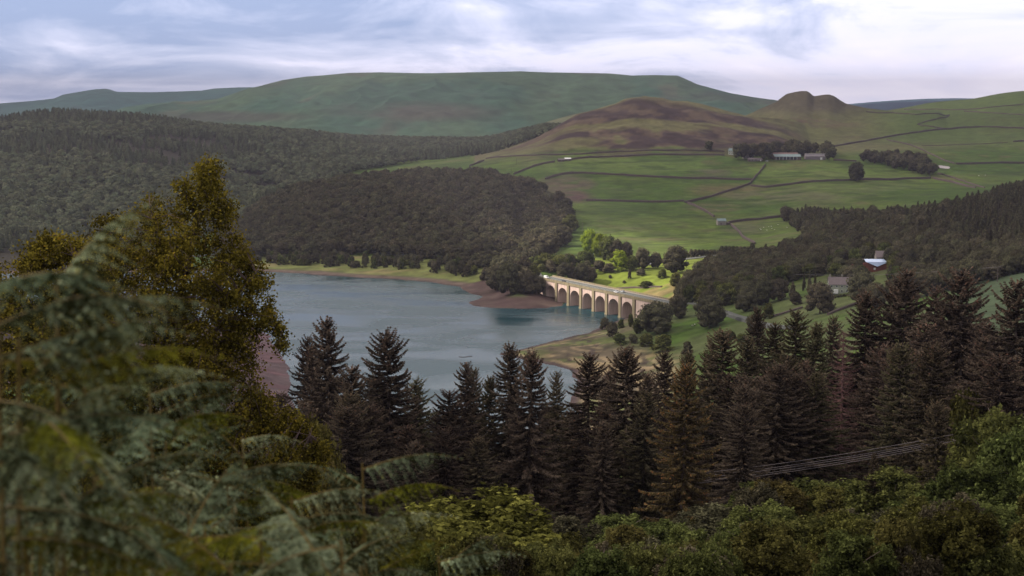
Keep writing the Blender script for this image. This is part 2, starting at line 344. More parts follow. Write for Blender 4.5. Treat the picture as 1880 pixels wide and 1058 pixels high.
# lake outline, on the water plane
LAKE_PX = [(-400, 520), (0, 503), (300, 499), (440, 497), (500, 500), (560, 503), (640, 508), (740, 515), (800, 520), (840, 527), (862, 536), (880, 545), (866, 554), (872, 562), (900, 566), (960, 567), (1005, 567), (1026, 563), (1045, 545), (1085, 538), (1150, 553), (1185, 572), (1150, 584), (1110, 596), (1098, 603), (1075, 611), (1040, 620), (1000, 630), (955, 640), (928, 645), (918, 650), (935, 656), (968, 661), (1010, 668), (1040, 680), (1052, 700), (1050, 760), (900, 830), (600, 830), (548, 770), (538, 735), (533, 695), (515, 650), (492, 618), (462, 602), (380, 596), (200, 590), (-400, 580)]
lake = np.array([PZ(a, b)[:2] for a, b in LAKE_PX])
def sdf(poly, X, Y):
    d = np.full(X.shape, 1e18); inside = np.zeros(X.shape, bool); n = len(poly)
    for i in range(n):
        a = poly[i]; b = poly[(i + 1) % n]; e = b - a
        t = np.clip(((X - a[0]) * e[0] + (Y - a[1]) * e[1]) / (e @ e), 0, 1)
        d = np.minimum(d, (X - a[0] - t * e[0]) ** 2 + (Y - a[1] - t * e[1]) ** 2)
        c = ((a[1] > Y) != (b[1] > Y))
        with np.errstate(divide='ignore', invalid='ignore'):
            inside ^= c & (X < (b[0] - a[0]) * (Y - a[1]) / (b[1] - a[1] + 1e-12) + a[0])
    return np.sqrt(d) * np.where(inside, -1, 1)
sel = (YY > 500) & (YY < 1800)
ld = np.full(XX.shape, 400.0); ld[sel] = sdf(lake, XX[sel], YY[sel])
ldn = ld + (fbm(XX, YY, 30, 4) - 0.5) * np.where(sel, 14, 0)
rug = (fbm(XX, YY, 260, 5) - 0.5) * 10 * smooth(1300, 2400, YY) + (fbm(XX, YY, 60, 4, 3.3) - 0.5) * 2.4 * smooth(500, 1200, YY)
crag = (fbm(XX * 0.5, YY, 34, 4, 8.1) - 0.5) * 9 * np.clip(a1 / 14, 0, 1) + (fbm(XX, YY, 30, 4, 2.1) - 0.5) * 4 * np.clip(a2 / 20, 0, 1)
atsil = np.exp(-((YY - 2720) / 70) ** 2)
nearn = (fbm(XX, YY, 8, 4, 1.1) - 0.5) * 1.6 * (1 - smooth(200, 500, YY)) * smooth(6, 20, YY) 
ZG = ZZ + rug + crag * (1 - 0.8 * atsil) + nearn
ZG = np.where(sel, np.maximum(ZG, 0.6), ZG)
ramp_out = smooth(0, 55, ldn)
zs = np.maximum(0.1 + ldn * 0.055, 0)
ZG = np.where(ldn > 0, np.minimum(zs, np.maximum(ZG, 0.4)) * (1 - ramp_out) + ZG * ramp_out, np.maximum(-9, ldn * 0.22) - 0.1)
# gentle cutting so the viaduct's ends meet the land at deck height is done by the abutments
def gz(X, Y):
    X = np.asarray(X, float); Y = np.asarray(Y, float)
    s = X / (Y + YO); i = np.clip((s - SG[0]) / (SG[1] - SG[0]), 0, len(SG) - 1.001)
    j = np.clip(np.interp(Y, YG, np.arange(len(YG))), 0, len(YG) - 1.001)
    i0 = i.astype(int); j0 = j.astype(int); fi = i - i0; fj = j - j0
    return (ZG[i0, j0] * (1 - fi) + ZG[i0 + 1, j0] * fi) * (1 - fj) + (ZG[i0, j0 + 1] * (1 - fi) + ZG[i0 + 1, j0 + 1] * fi) * fj
_ys = np.concatenate([np.arange(20, 700, 2.0), np.arange(700, 4200, 2.0)])
def hit(px, py, y0=20):
    """where the photo pixel's ray first meets the ground beyond depth y0"""
    a, b, c = ray(px, py); ys = _ys[_ys >= y0]; t = ys / b
    X = a * t; Zr = CZ + c * t; d = Zr - gz(X, ys)
    k = np.argmax(d < 0)
    if not (d < 0).any(): return None
    if k == 0: return np.array([X[0], ys[0], gz(X[0], ys[0])])
    f = d[k - 1] / (d[k - 1] - d[k] + 1e-9); y = ys[k - 1] + f * (ys[k] - ys[k - 1]); x = a * y / b
    return np.array([x, y, float(gz(x, y))])
def toPix(p):
    x, y, z = p[0], p[1], p[2] - CZ
    zc = y * ct - z * st; yc = y * st + z * ct
    return 940 + FPX * x / zc, 529 - FPX * yc / zc
def inpoly(poly, X, Y): return sdf(np.asarray(poly, float), np.asarray(X, float), np.asarray(Y, float)) < 0

# ---------------------------------------------------------------- the ground sheet and its zones
def mixa(a, b, t): return a * (1 - t[..., None]) + np.asarray(b) * t[..., None]
px_, py_ = toPix((XX, np.maximum(YY, 1.0), ZG))
nA = fbm(XX, YY, 120, 4, 1.7); nB = fbm(XX, YY, 28, 5, 5.2); nC = fbm(XX * 0.35, YY, 10, 4, 9.4); nD = fbm(XX, YY, 420, 3, 2.9)
col = np.zeros(XX.shape + (3,)) + np.array((0.058, 0.100, 0.017))
col = mixa(col, (0.088, 0.128, 0.024), smooth(0.4, 0.65, nA))
col = mixa(col, (0.120, 0.105, 0.052), 0.75 * smooth(0.55, 0.78, nB * 0.5 + nA * 0.5))
col = mixa(col, (0.090, 0.100, 0.045), 0.5 * smooth(0.5, 0.8, nC))
def blob(cx_, cy_, rx, ry, n=0.5):
    d = ((px_ - cx_) / rx) ** 2 + ((py_ - cy_) / ry) ** 2
    return np.clip(1 - d, 0, 1) ** 0.7 * smooth(n - 0.15, n + 0.15, nB * 0.6 + nC * 0.4)
far = (YY > 1150)
for (a, b, c_, d_, k, s_) in [
    (1040, 340, 60, 22, (0.10, 0.07, 0.055), 1.0), (1060, 362, 40, 12, (0.09, 0.055, 0.05), 1.0), (1340, 350, 90, 14, (0.13, 0.11, 0.05), 1.0),
    (1300, 318, 50, 9, (0.09, 0.085, 0.05), 1.0), (1440, 362, 140, 16, (0.11, 0.115, 0.055), 1.0), (1310, 380, 60, 12, (0.12, 0.10, 0.055), .8),
    (1560, 345, 150, 8, (0.115, 0.14, 0.05), 1.0), (1370, 420, 45, 12, (0.11, 0.11, 0.06), .8)]:
    col = mixa(col, k, s_ * blob(a, b, c_, d_, 0.42) * far)
# paler hay fields
for (a, b, c_, d_) in [(1130, 305, 170, 13), (1480, 315, 130, 12)]:
    d = np.clip(1.3 - ((px_ - a) / c_) ** 4 - ((py_ - b) / d_) ** 4, 0, 1)
    col = mixa(col, (0.100, 0.145, 0.034), 0.6 * d * far)
# rough pasture above the farm
up = smooth(2060, 2200, YY + (px_ > 1480) * (px_ - 1480) * -0.55) * (px_ > 870)
olive = mixa(np.zeros(XX.shape + (3,)) + np.array((0.120, 0.118, 0.052)), (0.13, 0.085, 0.055), smooth(0.5, 0.7, nB * 0.5 + nA * 0.5))
olive = mixa(olive, (0.165, 0.155, 0.065), smooth(0.55, 0.8, nD * .5 + nC * .5))
col = col * (1 - up[..., None]) + olive * up[..., None]
# brown heather hill
brown = mixa(np.zeros(XX.shape + (3,)) + np.array((0.100, 0.072, 0.050)), (0.050, 0.034, 0.032), smooth(0.42, 0.56, nB))
brown = mixa(brown, (0.120, 0.112, 0.050), smooth(0.42, 0.56, fbm(XX * 0.3, YY, 45, 5, 6.6)))
h1 = np.clip(a1 / 10, 0, 1) * smooth(0.30, 0.5, nB + 0.25 * smooth(2120, 2300, YY))
col = col * (1 - h1[..., None]) + brown * h1[..., None]
# pale grass on the brow of the brown hill
brow = smooth(2340, 2400, YY) * np.clip(a1 / 20, 0, 1) * smooth(0.35, 0.6, nA)
col = mixa(col, (0.150, 0.135, 0.060), 0.7 * brow * (px_ < 1330))
col = mixa(col, (0.115, 0.085, 0.045), .7 * far * (up < .5) * smooth(.56, .66, fbm(XX, YY * .5, 16, 4, 8.8)) * smooth(.42, .6, nD))
col = mixa(col, (0.040, 0.065, 0.014), .7 * far * (up < .5) * smooth(.57, .66, fbm(XX * .3, YY, 14, 4, 5.8)))
# rocky knoll
kn = np.clip((a2 - 22) / 25, 0, 1); col = mixa(col, (0.085, 0.070, 0.050), 0.8 * kn)
col = mixa(col, (0.115, 0.120, 0.045), 0.8 * np.clip(a2 / 12, 0, 1) * (1 - kn))
col = mixa(col, (0.12, 0.07, 0.055), 0.9 * np.exp(-((px_ - 1490 - (py_ - 225) * 4) / 60) ** 2 - ((py_ - 225) / 9) ** 2) * smooth(0.4, 0.6, nC))
# green hill and upper fields on the right
rg = smooth(1560, 1680, px_) * smooth(2250, 2400, YY)
col = mixa(col, (0.070, 0.115, 0.024), 0.75 * rg)
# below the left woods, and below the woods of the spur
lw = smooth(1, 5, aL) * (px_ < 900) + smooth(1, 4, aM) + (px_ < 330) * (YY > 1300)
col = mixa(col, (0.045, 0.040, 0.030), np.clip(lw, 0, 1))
# bottom land right of the lake
bl = (YY < 1010) & (YY > 500) & (px_ > 900)
col = mixa(col, (0.085, 0.095, 0.042), 0.7 * bl * smooth(0.3, 0.6, nB))
col = mixa(col, (0.16, 0.20, 0.028), 0.85 * (YY < 1330) * (YY > 1160) * (px_ > 1040) * (px_ < 1320))  # sunlit meadow, part of its sunshine put into the grass colour
col = mixa(col, (0.20, 0.15, 0.07), 0.85 * (YY < 1165) * (YY > 1090) * (px_ > 1060) * (px_ < 1320) * smooth(0.35, 0.6, nB))
col = mixa(col, (0.060, 0.085, 0.045), 0.9 * (YY < 840) * (YY > 480) * smooth(1680, 1790, px_))
# lake shores
sh = sel & (ldn < 90)
mudn = smooth(0.35, 0.65, fbm(XX, YY, 12, 4, 4.4))
farL = sh & (px_ < 885) & (YY > 1150)
strip = np.sin(ldn / 2.2 + nB * 3) * .5 + .5
g1 = mixa(np.zeros(XX.shape + (3,)) + np.array((0.17, 0.19, 0.060)), (0.22, 0.19, 0.085), smooth(0.5, 0.75, nC))
w1 = farL * smooth(360, 440, px_) * smooth(9, 17, ldn) * (1 - smooth(70, 88, ldn)); col = col * (1 - w1[..., None]) + g1 * w1[..., None]
m1 = mixa(np.zeros(XX.shape + (3,)) + np.array((0.17, 0.125, 0.10)), (0.11, 0.08, 0.07), strip)
w2 = (farL * (1 - smooth(9, 17, ldn))); col = col * (1 - w2[..., None]) + m1 * w2[..., None]
pen = sh & (px_ >= 850) & (px_ < 1035) & (YY > 1090) & (YY < 1250)
col = mixa(col, (0.095, 0.062, 0.056), pen * (1 - smooth(26, 42, ldn)))
col = mixa(col, (0.15, 0.11, 0.09), 0.6 * pen * (1 - smooth(12, 24, ldn)) * mudn)
penR = sel & (px_ > 905) & (YY < 1060) & (ldn < 75)
pr = mixa(np.zeros(XX.shape + (3,)) + np.array((0.105, 0.085, 0.055)), (0.25, 0.19, 0.105), smooth(0.44, 0.54, fbm(XX * 0.4, YY, 16, 5, 7.7)) * smooth(590, 650, py_))
pr = mixa(pr, (0.10, 0.115, 0.040), smooth(0.52, 0.66, fbm(XX * .5, YY, 25, 4, 1.2)))
pr = mixa(pr, (0.27, 0.205, 0.12), smooth(.55, .8, np.sin(ldn * .55 + 6 * nB) * .5 + .5) * smooth(.45, .6, fbm(XX, YY, 22, 4, 3.9)) * (py_ > 610) * .8)
pr = mixa(pr, (0.060, 0.042, 0.038), smooth(.62, .72, fbm(XX, YY * .5, 5, 3, 2.9)) * .8)
pr = mixa(pr, (0.075, 0.052, 0.050), 1 - smooth(2, 9, ldn))
w3 = penR * (1 - smooth(45, 75, ldn)); col = col * (1 - w3[..., None]) + pr * w3[..., None]
headL = (px_ < 580) & (YY < 1040) & (YY > 560)
col = mixa(col, (0.105, 0.075, 0.078), headL * 1.0); col = mixa(col, (0.045, 0.035, 0.028), headL * (1 - smooth(440, 475, px_))); col = mixa(col, (0.10, 0.06, 0.065), headL * smooth(.45, .6, nC))
# hillside near the eye
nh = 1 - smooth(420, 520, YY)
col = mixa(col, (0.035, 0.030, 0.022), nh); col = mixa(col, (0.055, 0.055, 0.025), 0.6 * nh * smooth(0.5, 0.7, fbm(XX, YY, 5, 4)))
col = np.clip(col, 0, 1) * (0.50 + 0.80 * fbm(XX * .6, YY, 7, 4, 3.1))[..., None] * (0.86 + 0.28 * nD)[..., None]
def groundmat(name, scale, amt):
    m = bpy.data.materials.new(name); m.use_nodes = True; nt = m.node_tree; b = nt.nodes['Principled BSDF']
    at = N(nt, 'ShaderNodeAttribute', attribute_name='gcol'); t = N(nt, 'ShaderNodeTexCoord')
    n = N(nt, 'ShaderNodeTexNoise', Scale=scale, Detail=8.0, Roughness=0.7); L(nt, t.outputs['Object'], n.inputs['Vector'])
    r = ramp(nt, n.outputs[0], [(0.3, (1 - amt,) * 3), (0.7, (1 + amt,) * 3)])
    L(nt, mixc(nt, 1.0, at.outputs['Color'], r, 'MULTIPLY'), b.inputs['Base Color'])
    b.inputs['Roughness'].default_value = 1.0; b.inputs['Specular IOR Level'].default_value = 0.1
    bp = N(nt, 'ShaderNodeBump', Strength=0.5, Distance=1.2); L(nt, n.outputs[0], bp.inputs['Height']); L(nt, bp.outputs[0], b.inputs['Normal'])
    return m
M['ground'] = groundmat('ground', 0.12, 0.28)
def gridfaces(a, b):
    i = np.arange(a - 1)[:, None] * b + np.arange(b - 1)[None]
    return np.stack([i, i + b, i + b + 1, i + 1], -1).reshape(-1, 4)
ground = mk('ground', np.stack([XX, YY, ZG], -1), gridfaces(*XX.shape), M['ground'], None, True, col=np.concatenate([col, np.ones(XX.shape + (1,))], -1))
tag(ground, kind='structure')
plain = mk('terrain', [(-6900, -400, -13), (6900, -400, -13), (6900, 10400, -13), (-6900, 10400, -13)], np.array([[0, 1, 2, 3]]), mat('plain_grass', (0.07, 0.09, 0.04), 1.0, (0.004, (0.09, 0.08, 0.045))))
tag(plain, kind='structure')
# lake
wm = bpy.data.materials.new('lake_water'); wm.use_nodes = True; nt = wm.node_tree; b = nt.nodes['Principled BSDF']
t = N(nt, 'ShaderNodeTexCoord')
b.inputs['Base Color'].default_value = (0.011, 0.048, 0.060, 1); b.inputs['Specular IOR Level'].default_value = 0.27; b.inputs['IOR'].default_value = 1.33
mp = N(nt, 'ShaderNodeMapping'); mp.inputs['Scale'].default_value = (0.010, 0.022, 1); mp.inputs['Rotation'].default_value = (0, 0, R(20)); L(nt, t.outputs['Object'], mp.inputs[0])
nl_ = N(nt, 'ShaderNodeTexNoise', Scale=1.0, Detail=5.0, Roughness=0.55, Distortion=0.8); L(nt, mp.outputs[0], nl_.inputs['Vector'])
L(nt, ramp(nt, nl_.outputs[0], [(0.40, (0.13,) * 3), (0.56, (0.30,) * 3)]), b.inputs['Roughness'])
ns = N(nt, 'ShaderNodeTexNoise', Scale=0.45, Detail=5.0, Roughness=0.7); L(nt, t.outputs['Object'], ns.inputs['Vector'])
bp = N(nt, 'ShaderNodeBump', Distance=0.5)
L(nt, ramp(nt, nl_.outputs[0], [(0.36, (0.10,) * 3), (0.60, (0.45,) * 3)]), bp.inputs['Strength'])
L(nt, ns.outputs[0], bp.inputs['Height']); L(nt, bp.outputs[0], b.inputs['Normal'])
lk = np.array([PZ(a, b_) for a, b_ in LAKE_PX]); x0, x1, y0, y1 = lk[:, 0].min() - 8, lk[:, 0].max() + 8, lk[:, 1].min() - 8, lk[:, 1].max() + 12
xs = np.linspace(x0, x1, 30); ys = np.linspace(y0, y1, 30); g = np.stack(np.meshgrid(xs, ys, indexing='ij') + [np.zeros((30, 30))], -1)
tag(mk('water', g, gridfaces(30, 30), wm, None, True), kind='structure')

# ---------------------------------------------------------------- the far hills
def farhill(name, sil, Yr, Yf, Yb, zf, colA, colB, colC, amp=14, shape=0.6, nu=420, nv=150, dark=None):
    s = np.array(sil, float); pts = np.array([P(a, b, Yr) for a, b in s]); us = pts[:, 0] / Yr
    u = np.linspace(us[0], us[-1], nu); yv = np.concatenate([np.linspace(Yf, Yr, nv - 20), np.linspace(Yr, Yb, 21)[1:]])
    U, Y = np.meshgrid(u, yv, indexing='ij'); X = U * Y
    zr = np.interp(U, us, pts[:, 2])
    t = np.clip((Y - Yf) / (Yr - Yf), 0, 1); gg = shape * t + (1 - shape) * t * t * (3 - 2 * t)
    tb = np.clip((Y - Yr) / (Yb - Yr), 0, 1); gg = np.where(Y <= Yr, gg, 1 - tb * tb)
    Z = zf + (zr - zf) * gg
    gl = (1 - np.abs(2 * fbm(X, Y * 0.35, 330, 4, 2.2) - 1)) - 0.6
    Z = Z + gl * amp * 2.4 * np.sin(np.pi * np.clip(t, 0, 1)) * (Y < Yr) + (fbm(X, Y, 90, 4) - .5) * amp * 0.5 * (1 - np.exp(-((Y - Yr) / (0.04 * Yr)) ** 2))
    nn = fbm(X, Y * 0.5, 300, 5, 3.3); n2_ = fbm(X, Y * 0.3, 90, 4, 7.1); n3 = fbm(X * .4, Y, 160, 4, 4.5)
    c = mixa(np.zeros(X.shape + (3,)) + np.array(colA), colB, smooth(0.42, 0.62, nn)); c = mixa(c, colC, 0.7 * smooth(0.55, 0.72, n2_ * .5 + n3 * .5))
    if dark:
        for (a, b, ra, rb, kc) in dark:
            P0 = toPix((X, Y, Z)); d = np.clip(1.2 - ((P0[0] - a) / ra) ** 2 - ((P0[1] - b) / rb) ** 2, 0, 1); c = mixa(c, kc, d * smooth(.3, .5, nn))
    o = mk(name, np.stack([X, Y, Z], -1), gridfaces(nu, len(yv)), M['moor'], None, True, col=np.concatenate([c, np.ones(X.shape + (1,))], -1))
    return tag(o, kind='structure')
M['moor'] = groundmat('moor', 0.02, 0.4)
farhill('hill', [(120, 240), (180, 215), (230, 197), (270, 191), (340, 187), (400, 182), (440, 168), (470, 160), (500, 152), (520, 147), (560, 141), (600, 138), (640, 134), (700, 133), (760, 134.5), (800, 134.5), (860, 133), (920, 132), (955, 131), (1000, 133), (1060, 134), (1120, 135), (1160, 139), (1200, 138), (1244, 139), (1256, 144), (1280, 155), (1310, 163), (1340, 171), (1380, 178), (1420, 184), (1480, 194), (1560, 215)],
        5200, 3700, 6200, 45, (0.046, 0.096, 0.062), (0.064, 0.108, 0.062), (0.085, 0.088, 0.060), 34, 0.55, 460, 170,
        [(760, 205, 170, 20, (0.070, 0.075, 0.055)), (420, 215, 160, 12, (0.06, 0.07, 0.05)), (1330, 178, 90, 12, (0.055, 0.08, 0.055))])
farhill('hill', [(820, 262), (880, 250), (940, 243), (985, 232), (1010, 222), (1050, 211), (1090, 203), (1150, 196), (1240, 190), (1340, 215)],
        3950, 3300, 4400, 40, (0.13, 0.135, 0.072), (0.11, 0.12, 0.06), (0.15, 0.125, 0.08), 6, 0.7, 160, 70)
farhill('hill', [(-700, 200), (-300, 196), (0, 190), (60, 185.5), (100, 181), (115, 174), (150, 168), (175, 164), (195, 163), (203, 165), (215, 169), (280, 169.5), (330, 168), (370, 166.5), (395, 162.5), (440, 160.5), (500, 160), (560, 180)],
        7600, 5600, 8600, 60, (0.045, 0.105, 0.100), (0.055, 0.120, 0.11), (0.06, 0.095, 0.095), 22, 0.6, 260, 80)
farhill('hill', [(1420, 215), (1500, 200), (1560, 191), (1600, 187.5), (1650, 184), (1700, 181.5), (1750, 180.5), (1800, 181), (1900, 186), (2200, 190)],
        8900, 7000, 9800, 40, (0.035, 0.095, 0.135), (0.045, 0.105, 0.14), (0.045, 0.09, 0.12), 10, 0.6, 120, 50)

# ---------------------------------------------------------------- air
hz = MB(); hz.box((0, 5000, 152), (14400, 11200, 338)); hzm = bpy.data.materials.new('haze'); hzm.use_nodes = True
nt = hzm.node_tree; nt.nodes.clear(); pv = N(nt, 'ShaderNodeVolumePrincipled'); ho = N(nt, 'ShaderNodeOutputMaterial')
pv.inputs['Color'].default_value = (0.66, 0.64, 0.80, 1); pv.inputs['Density'].default_value = 0.00010; pv.inputs['Anisotropy'].default_value = 0.2
L(nt, pv.outputs[0], ho.inputs['Volume'])
tag(hz.build('haze', hzm), kind='stuff')

# ---------------------------------------------------------------- unseen cloud sheet added to shade the valley, gap aimed to light the viaduct
CA = 1400.0
gap = Vector((96, 1302, 12)); off = SD * ((CA - 12) / SD.z)
xs = np.linspace(-6200, 1500, 60); ys = np.linspace(-2600, 9000, 80); X, Y = np.meshgrid(xs, ys, indexing='ij')
edge = np.minimum.reduce([smooth(-6200, -5600, X), 1 - smooth(900, 1500, X), smooth(-2600, -2000, Y), 1 - smooth(8300, 9000, Y)])
nb = fbm(X, Y, 900, 5)
top = CA + (60 + 160 * nb) * edge; bot = CA - (30 + 60 * fbm(X, Y, 700, 4, 3.0)) * edge
V = np.concatenate([np.stack([X, Y, top], -1).reshape(-1, 3), np.stack([X, Y, bot - 0.5], -1).reshape(-1, 3)])
n_ = X.size; Fg = gridfaces(*X.shape)
bd = [i * 80 for i in range(60)] + [59 * 80 + j for j in range(1, 80)] + [i * 80 + 79 for i in range(58, -1, -1)] + [j for j in range(78, 0, -1)]
bd = np.array(bd); bn = np.roll(bd, -1)
cm = bpy.data.materials.new('unseen_shade_cloud'); cm.use_nodes = True; nt = cm.node_tree; nt.nodes.clear()
t = N(nt, 'ShaderNodeTexCoord'); s_ = N(nt, 'ShaderNodeSeparateXYZ'); L(nt, t.outputs['Object'], s_.inputs[0])
# slide every point down the sun's direction to the mean cloud height, so that the gap is a shaft along the light
dz = math_(nt, 'SUBTRACT', s_.outputs[2], CA)
gx = math_(nt, 'SUBTRACT', math_(nt, 'SUBTRACT', s_.outputs[0], gap.x + off.x), math_(nt, 'MULTIPLY', dz, SD.x / SD.z))
gy = math_(nt, 'SUBTRACT', math_(nt, 'SUBTRACT', s_.outputs[1], gap.y + off.y), math_(nt, 'MULTIPLY', dz, SD.y / SD.z))
cb = N(nt, 'ShaderNodeCombineXYZ'); L(nt, gx, cb.inputs[0]); L(nt, gy, cb.inputs[1])
nz = N(nt, 'ShaderNodeTexNoise', Scale=0.011, Detail=3.0); L(nt, cb.outputs[0], nz.inputs['Vector'])
ex = math_(nt, 'POWER', math_(nt, 'ABSOLUTE', math_(nt, 'DIVIDE', gx, 118.0)), 2.0); ey = math_(nt, 'POWER', math_(nt, 'ABSOLUTE', math_(nt, 'DIVIDE', gy, 285.0)), 2.0)
rr = math_(nt, 'ADD', math_(nt, 'SQRT', math_(nt, 'ADD', ex, ey)), math_(nt, 'MULTIPLY', math_(nt, 'SUBTRACT', nz.outputs[0], 0.5), 0.9))
nz2 = N(nt, 'ShaderNodeTexNoise', Scale=0.0022, Detail=4.0); L(nt, cb.outputs[0], nz2.inputs['Vector'])
cover = ramp(nt, nz2.outputs[0], [(0.35, (0.45,) * 3), (0.65, (0.62,) * 3)])
cov = math_(nt, 'MULTIPLY', ramp(nt, rr, [(0.70, (0,) * 3), (1.0, (1,) * 3)]), cover)
tp = N(nt, 'ShaderNodeBsdfTransparent'); tl = N(nt, 'ShaderNodeBsdfTranslucent'); tl.inputs[0].default_value = (0.92, 0.92, 0.95, 1)
ms = N(nt, 'ShaderNodeMixShader'); L(nt, cov, ms.inputs[0]); L(nt, tp.outputs[0], ms.inputs[1]); L(nt, tl.outputs[0], ms.inputs[2])
oo = N(nt, 'ShaderNodeOutputMaterial'); L(nt, ms.outputs[0], oo.inputs[0])
tag(mk('unseen_shade_cloud', V, np.concatenate([Fg, Fg[:, ::-1] + n_, np.stack([bd, bd + n_, bn + n_, bn], -1)]), cm, None, True), kind='structure')

# ================================================================ the viaduct
ZC, S0, S1 = 16.2, (1000.5, 515.2), (1164.6, 549.5)
bA = PZ(*S0, ZC); bB = PZ(*S1, ZC); bd_ = (bB - bA); SP = np.linalg.norm(bd_) / 7; brz = math.atan2(bd_[1], bd_[0])
WB = 15.5
br = empty('viaduct', (bA[0], bA[1], 0), brz)       # x runs along the deck towards the eye, y across it away from the lake
tag(br, 'long concrete road viaduct with seven open arches and pink sunlit spandrels crossing the lake arm', 'bridge')
def arch_span(x0, x1):
    m = MB(); a = 2.45; zs, zc, zb = 7.6, 13.1, -8.0
    for u0, u1 in ((x0, x0 + a), (x1 - a, x1)): m.box(((u0 + u1) / 2, WB / 2, (zb + zs) / 2), (u1 - u0, WB, zs - zb))
    th = np.linspace(math.pi, 0, 21); cx_ = (x0 + x1) / 2; rx = (x1 - x0) / 2 - a
    ax = np.concatenate([[x0], cx_ + rx * np.cos(th), [x1]]); az = np.concatenate([[zs], zs + (zc - zs) * np.sin(th), [zs]])
    for i in range(len(ax) - 1):
        p, q, zp, zq = ax[i], ax[i + 1], az[i], az[i + 1]
        if i == 0 or i == len(ax) - 2: zp = zq = zs
        V = [(p, 0, zp), (q, 0, zq), (q, 0, ZC), (p, 0, ZC), (p, WB, zp), (q, WB, zq), (q, WB, ZC), (p, WB, ZC)]
        m.add(V, [(0, 1, 2, 3), (7, 6, 5, 4), (4, 5, 1, 0), (3, 2, 6, 7)])
    return m
for k in range(7): arch_span(k * SP + 0.01, (k + 1) * SP - 0.01).build('arch', M['conc'], br)
for k in range(8):
    for y in (-0.45, WB + 0.45):
        m = MB(); m.box((k * SP, y, 4.0), (3.3, 0.9, 24.3)); m.box((k * SP, y, -4), (3.9, 1.4, 9.5))
        bevel(m.build('pier', M['buff'], br), 0.12, 1)
m = MB(); xa, xb = -14, 7 * SP + 52
m.box((-8 - 0.02, WB / 2, 4), (12, WB, 24.3)); m.build('abutment', M['conc'], br)
m = MB(); m.box((7 * SP + 27, WB / 2, 4.0), (50, WB, 24.3)); m.build('abutment', M['conc'], br)
m = MB(); m.box(((xa + xb) / 2, WB / 2, ZC + 0.35), (xb - xa, WB + 1.0, 0.68)); m.build('deck', M['buff'], br)
for y in (-0.35, WB + 0.35):
    m = MB(); m.box(((xa + xb) / 2, y, ZC + 1.3), (xb - xa, 0.32, 1.2)); m.box(((xa + xb) / 2, y, ZC + 2.0), (xb - xa, 0.46, 0.2))
    for k in range(-1, 29): m.box((k * SP / 3, y, ZC + 1.35), (0.55, 0.56, 1.36))
    m.build('parapet', M['buff'], br)
m = MB(); m.box(((xa + xb) / 2, WB / 2, ZC + 0.80), (xb - xa, WB - 4.6, 0.2)); m.build('roadway', M['asphalt'], br)
for y in (1.2, WB - 1.2):
    m = MB(); m.box(((xa + xb) / 2, y, ZC + 0.87), (xb - xa, 2.1, 0.34)); m.build('footway', M['stone'], br)
m = MB()
m.box(((xa + xb) / 2, WB / 2, ZC + 0.912), (xb - xa - 1, 0.16, 0.02))
m.build('lane_marking', M['mark'], br)
ROADZ = ZC + 0.905
def onbridge(x, y, z=ROADZ):
    return Vector((bA[0] + math.cos(brz) * x - math.sin(brz) * y, bA[1] + math.sin(brz) * x + math.cos(brz) * y, z))
def along(px, y):                      # distance along the deck seen on photo column px
    xs_ = np.linspace(-14, 7 * SP + 50, 400); pp = [toPix(onbridge(x, y))[0] for x in xs_]; return float(np.interp(px, pp, xs_))

# ---------------------------------------------------------------- vehicles
def vehicle(label, cat, loc, rz, paint, van=False):
    r = empty('parked_car' if False else ('van' if van else 'car'), loc, rz); tag(r, label, cat)
    Lx, Wy, Hb = (5.2, 1.95, 1.15) if van else (4.35, 1.78, 0.82)
    m = MB()
    if van: prof = [(-2.6, .3), (2.6, .3), (2.6, .95), (1.75, 1.25), (1.2, 2.1), (-2.5, 2.15), (-2.6, 1.9)]
    else: prof = [(-2.15, .28), (2.17, .28), (2.17, .62), (2.05, .78), (1.1, .90), (-1.75, .95), (-2.1, .86)]
    m.prism(prof, -Wy / 2, Wy / 2, 'y'); bevel(m.build('body', paint, r), 0.09, 2)
    if not van:
        m = MB(); V = []
        for z, x0, x1, y in ((.9, -1.85, 1.05, .84), (1.42, -1.15, .35, .66)): V += [(x0, -y, z), (x1, -y, z), (x1, y, z), (x0, y, z)]
        m.add(V, [(3, 2, 1, 0), (4, 5, 6, 7), (0, 1, 5, 4), (1, 2, 6, 5), (2, 3, 7, 6), (3, 0, 4, 7)]); m.build('window', M['glass'], r)
        m = MB(); m.box((-.4, 0, 1.45), (1.4, 1.28, .07)); bevel(m.build('roof', paint, r), .03, 1)
    else:
        m = MB(); m.add([(1.73, -.8, 1.29), (1.73, .8, 1.29), (1.24, .74, 2.02), (1.24, -.74, 2.02)], [(0, 1, 2, 3)]); m.v[0][:, 0] += .03
        for y in (-.985, .985): m.box((.75, y, 1.55), (.8, .02, .5))
        m.build('window', M['glass'], r)
    xw = 1.35 if not van else 1.7
    for x in (-xw, xw):
        for y in (-1, 1):
            m = MB(); th = np.linspace(0, 2 * np.pi, 17)[:-1]
            m.prism([(x + .33 * math.cos(t), .33 + .33 * math.sin(t)) for t in th], y * (Wy / 2 - .2), y * (Wy / 2 + .02), 'y'); o = m.build('wheel', M['tyre'], r)
            m = MB(); m.prism([(x + .19 * math.cos(t), .33 + .19 * math.sin(t)) for t in th], y * (Wy / 2), y * (Wy / 2 + .035), 'y'); m.build('rim', M['rim'], o)
    for y in (-.62, .62):
        m = MB(); m.box((Lx / 2 - .0, y, .62 if not van else .82), (.08, .32, .16)); m.build('headlight', M['lampglass'], r)
        m = MB(); m.box((-Lx / 2 + .02, y, .72 if not van else 1.0), (.08, .25, .16)); m.build('tail_light', M['redlamp'], r)
    return r
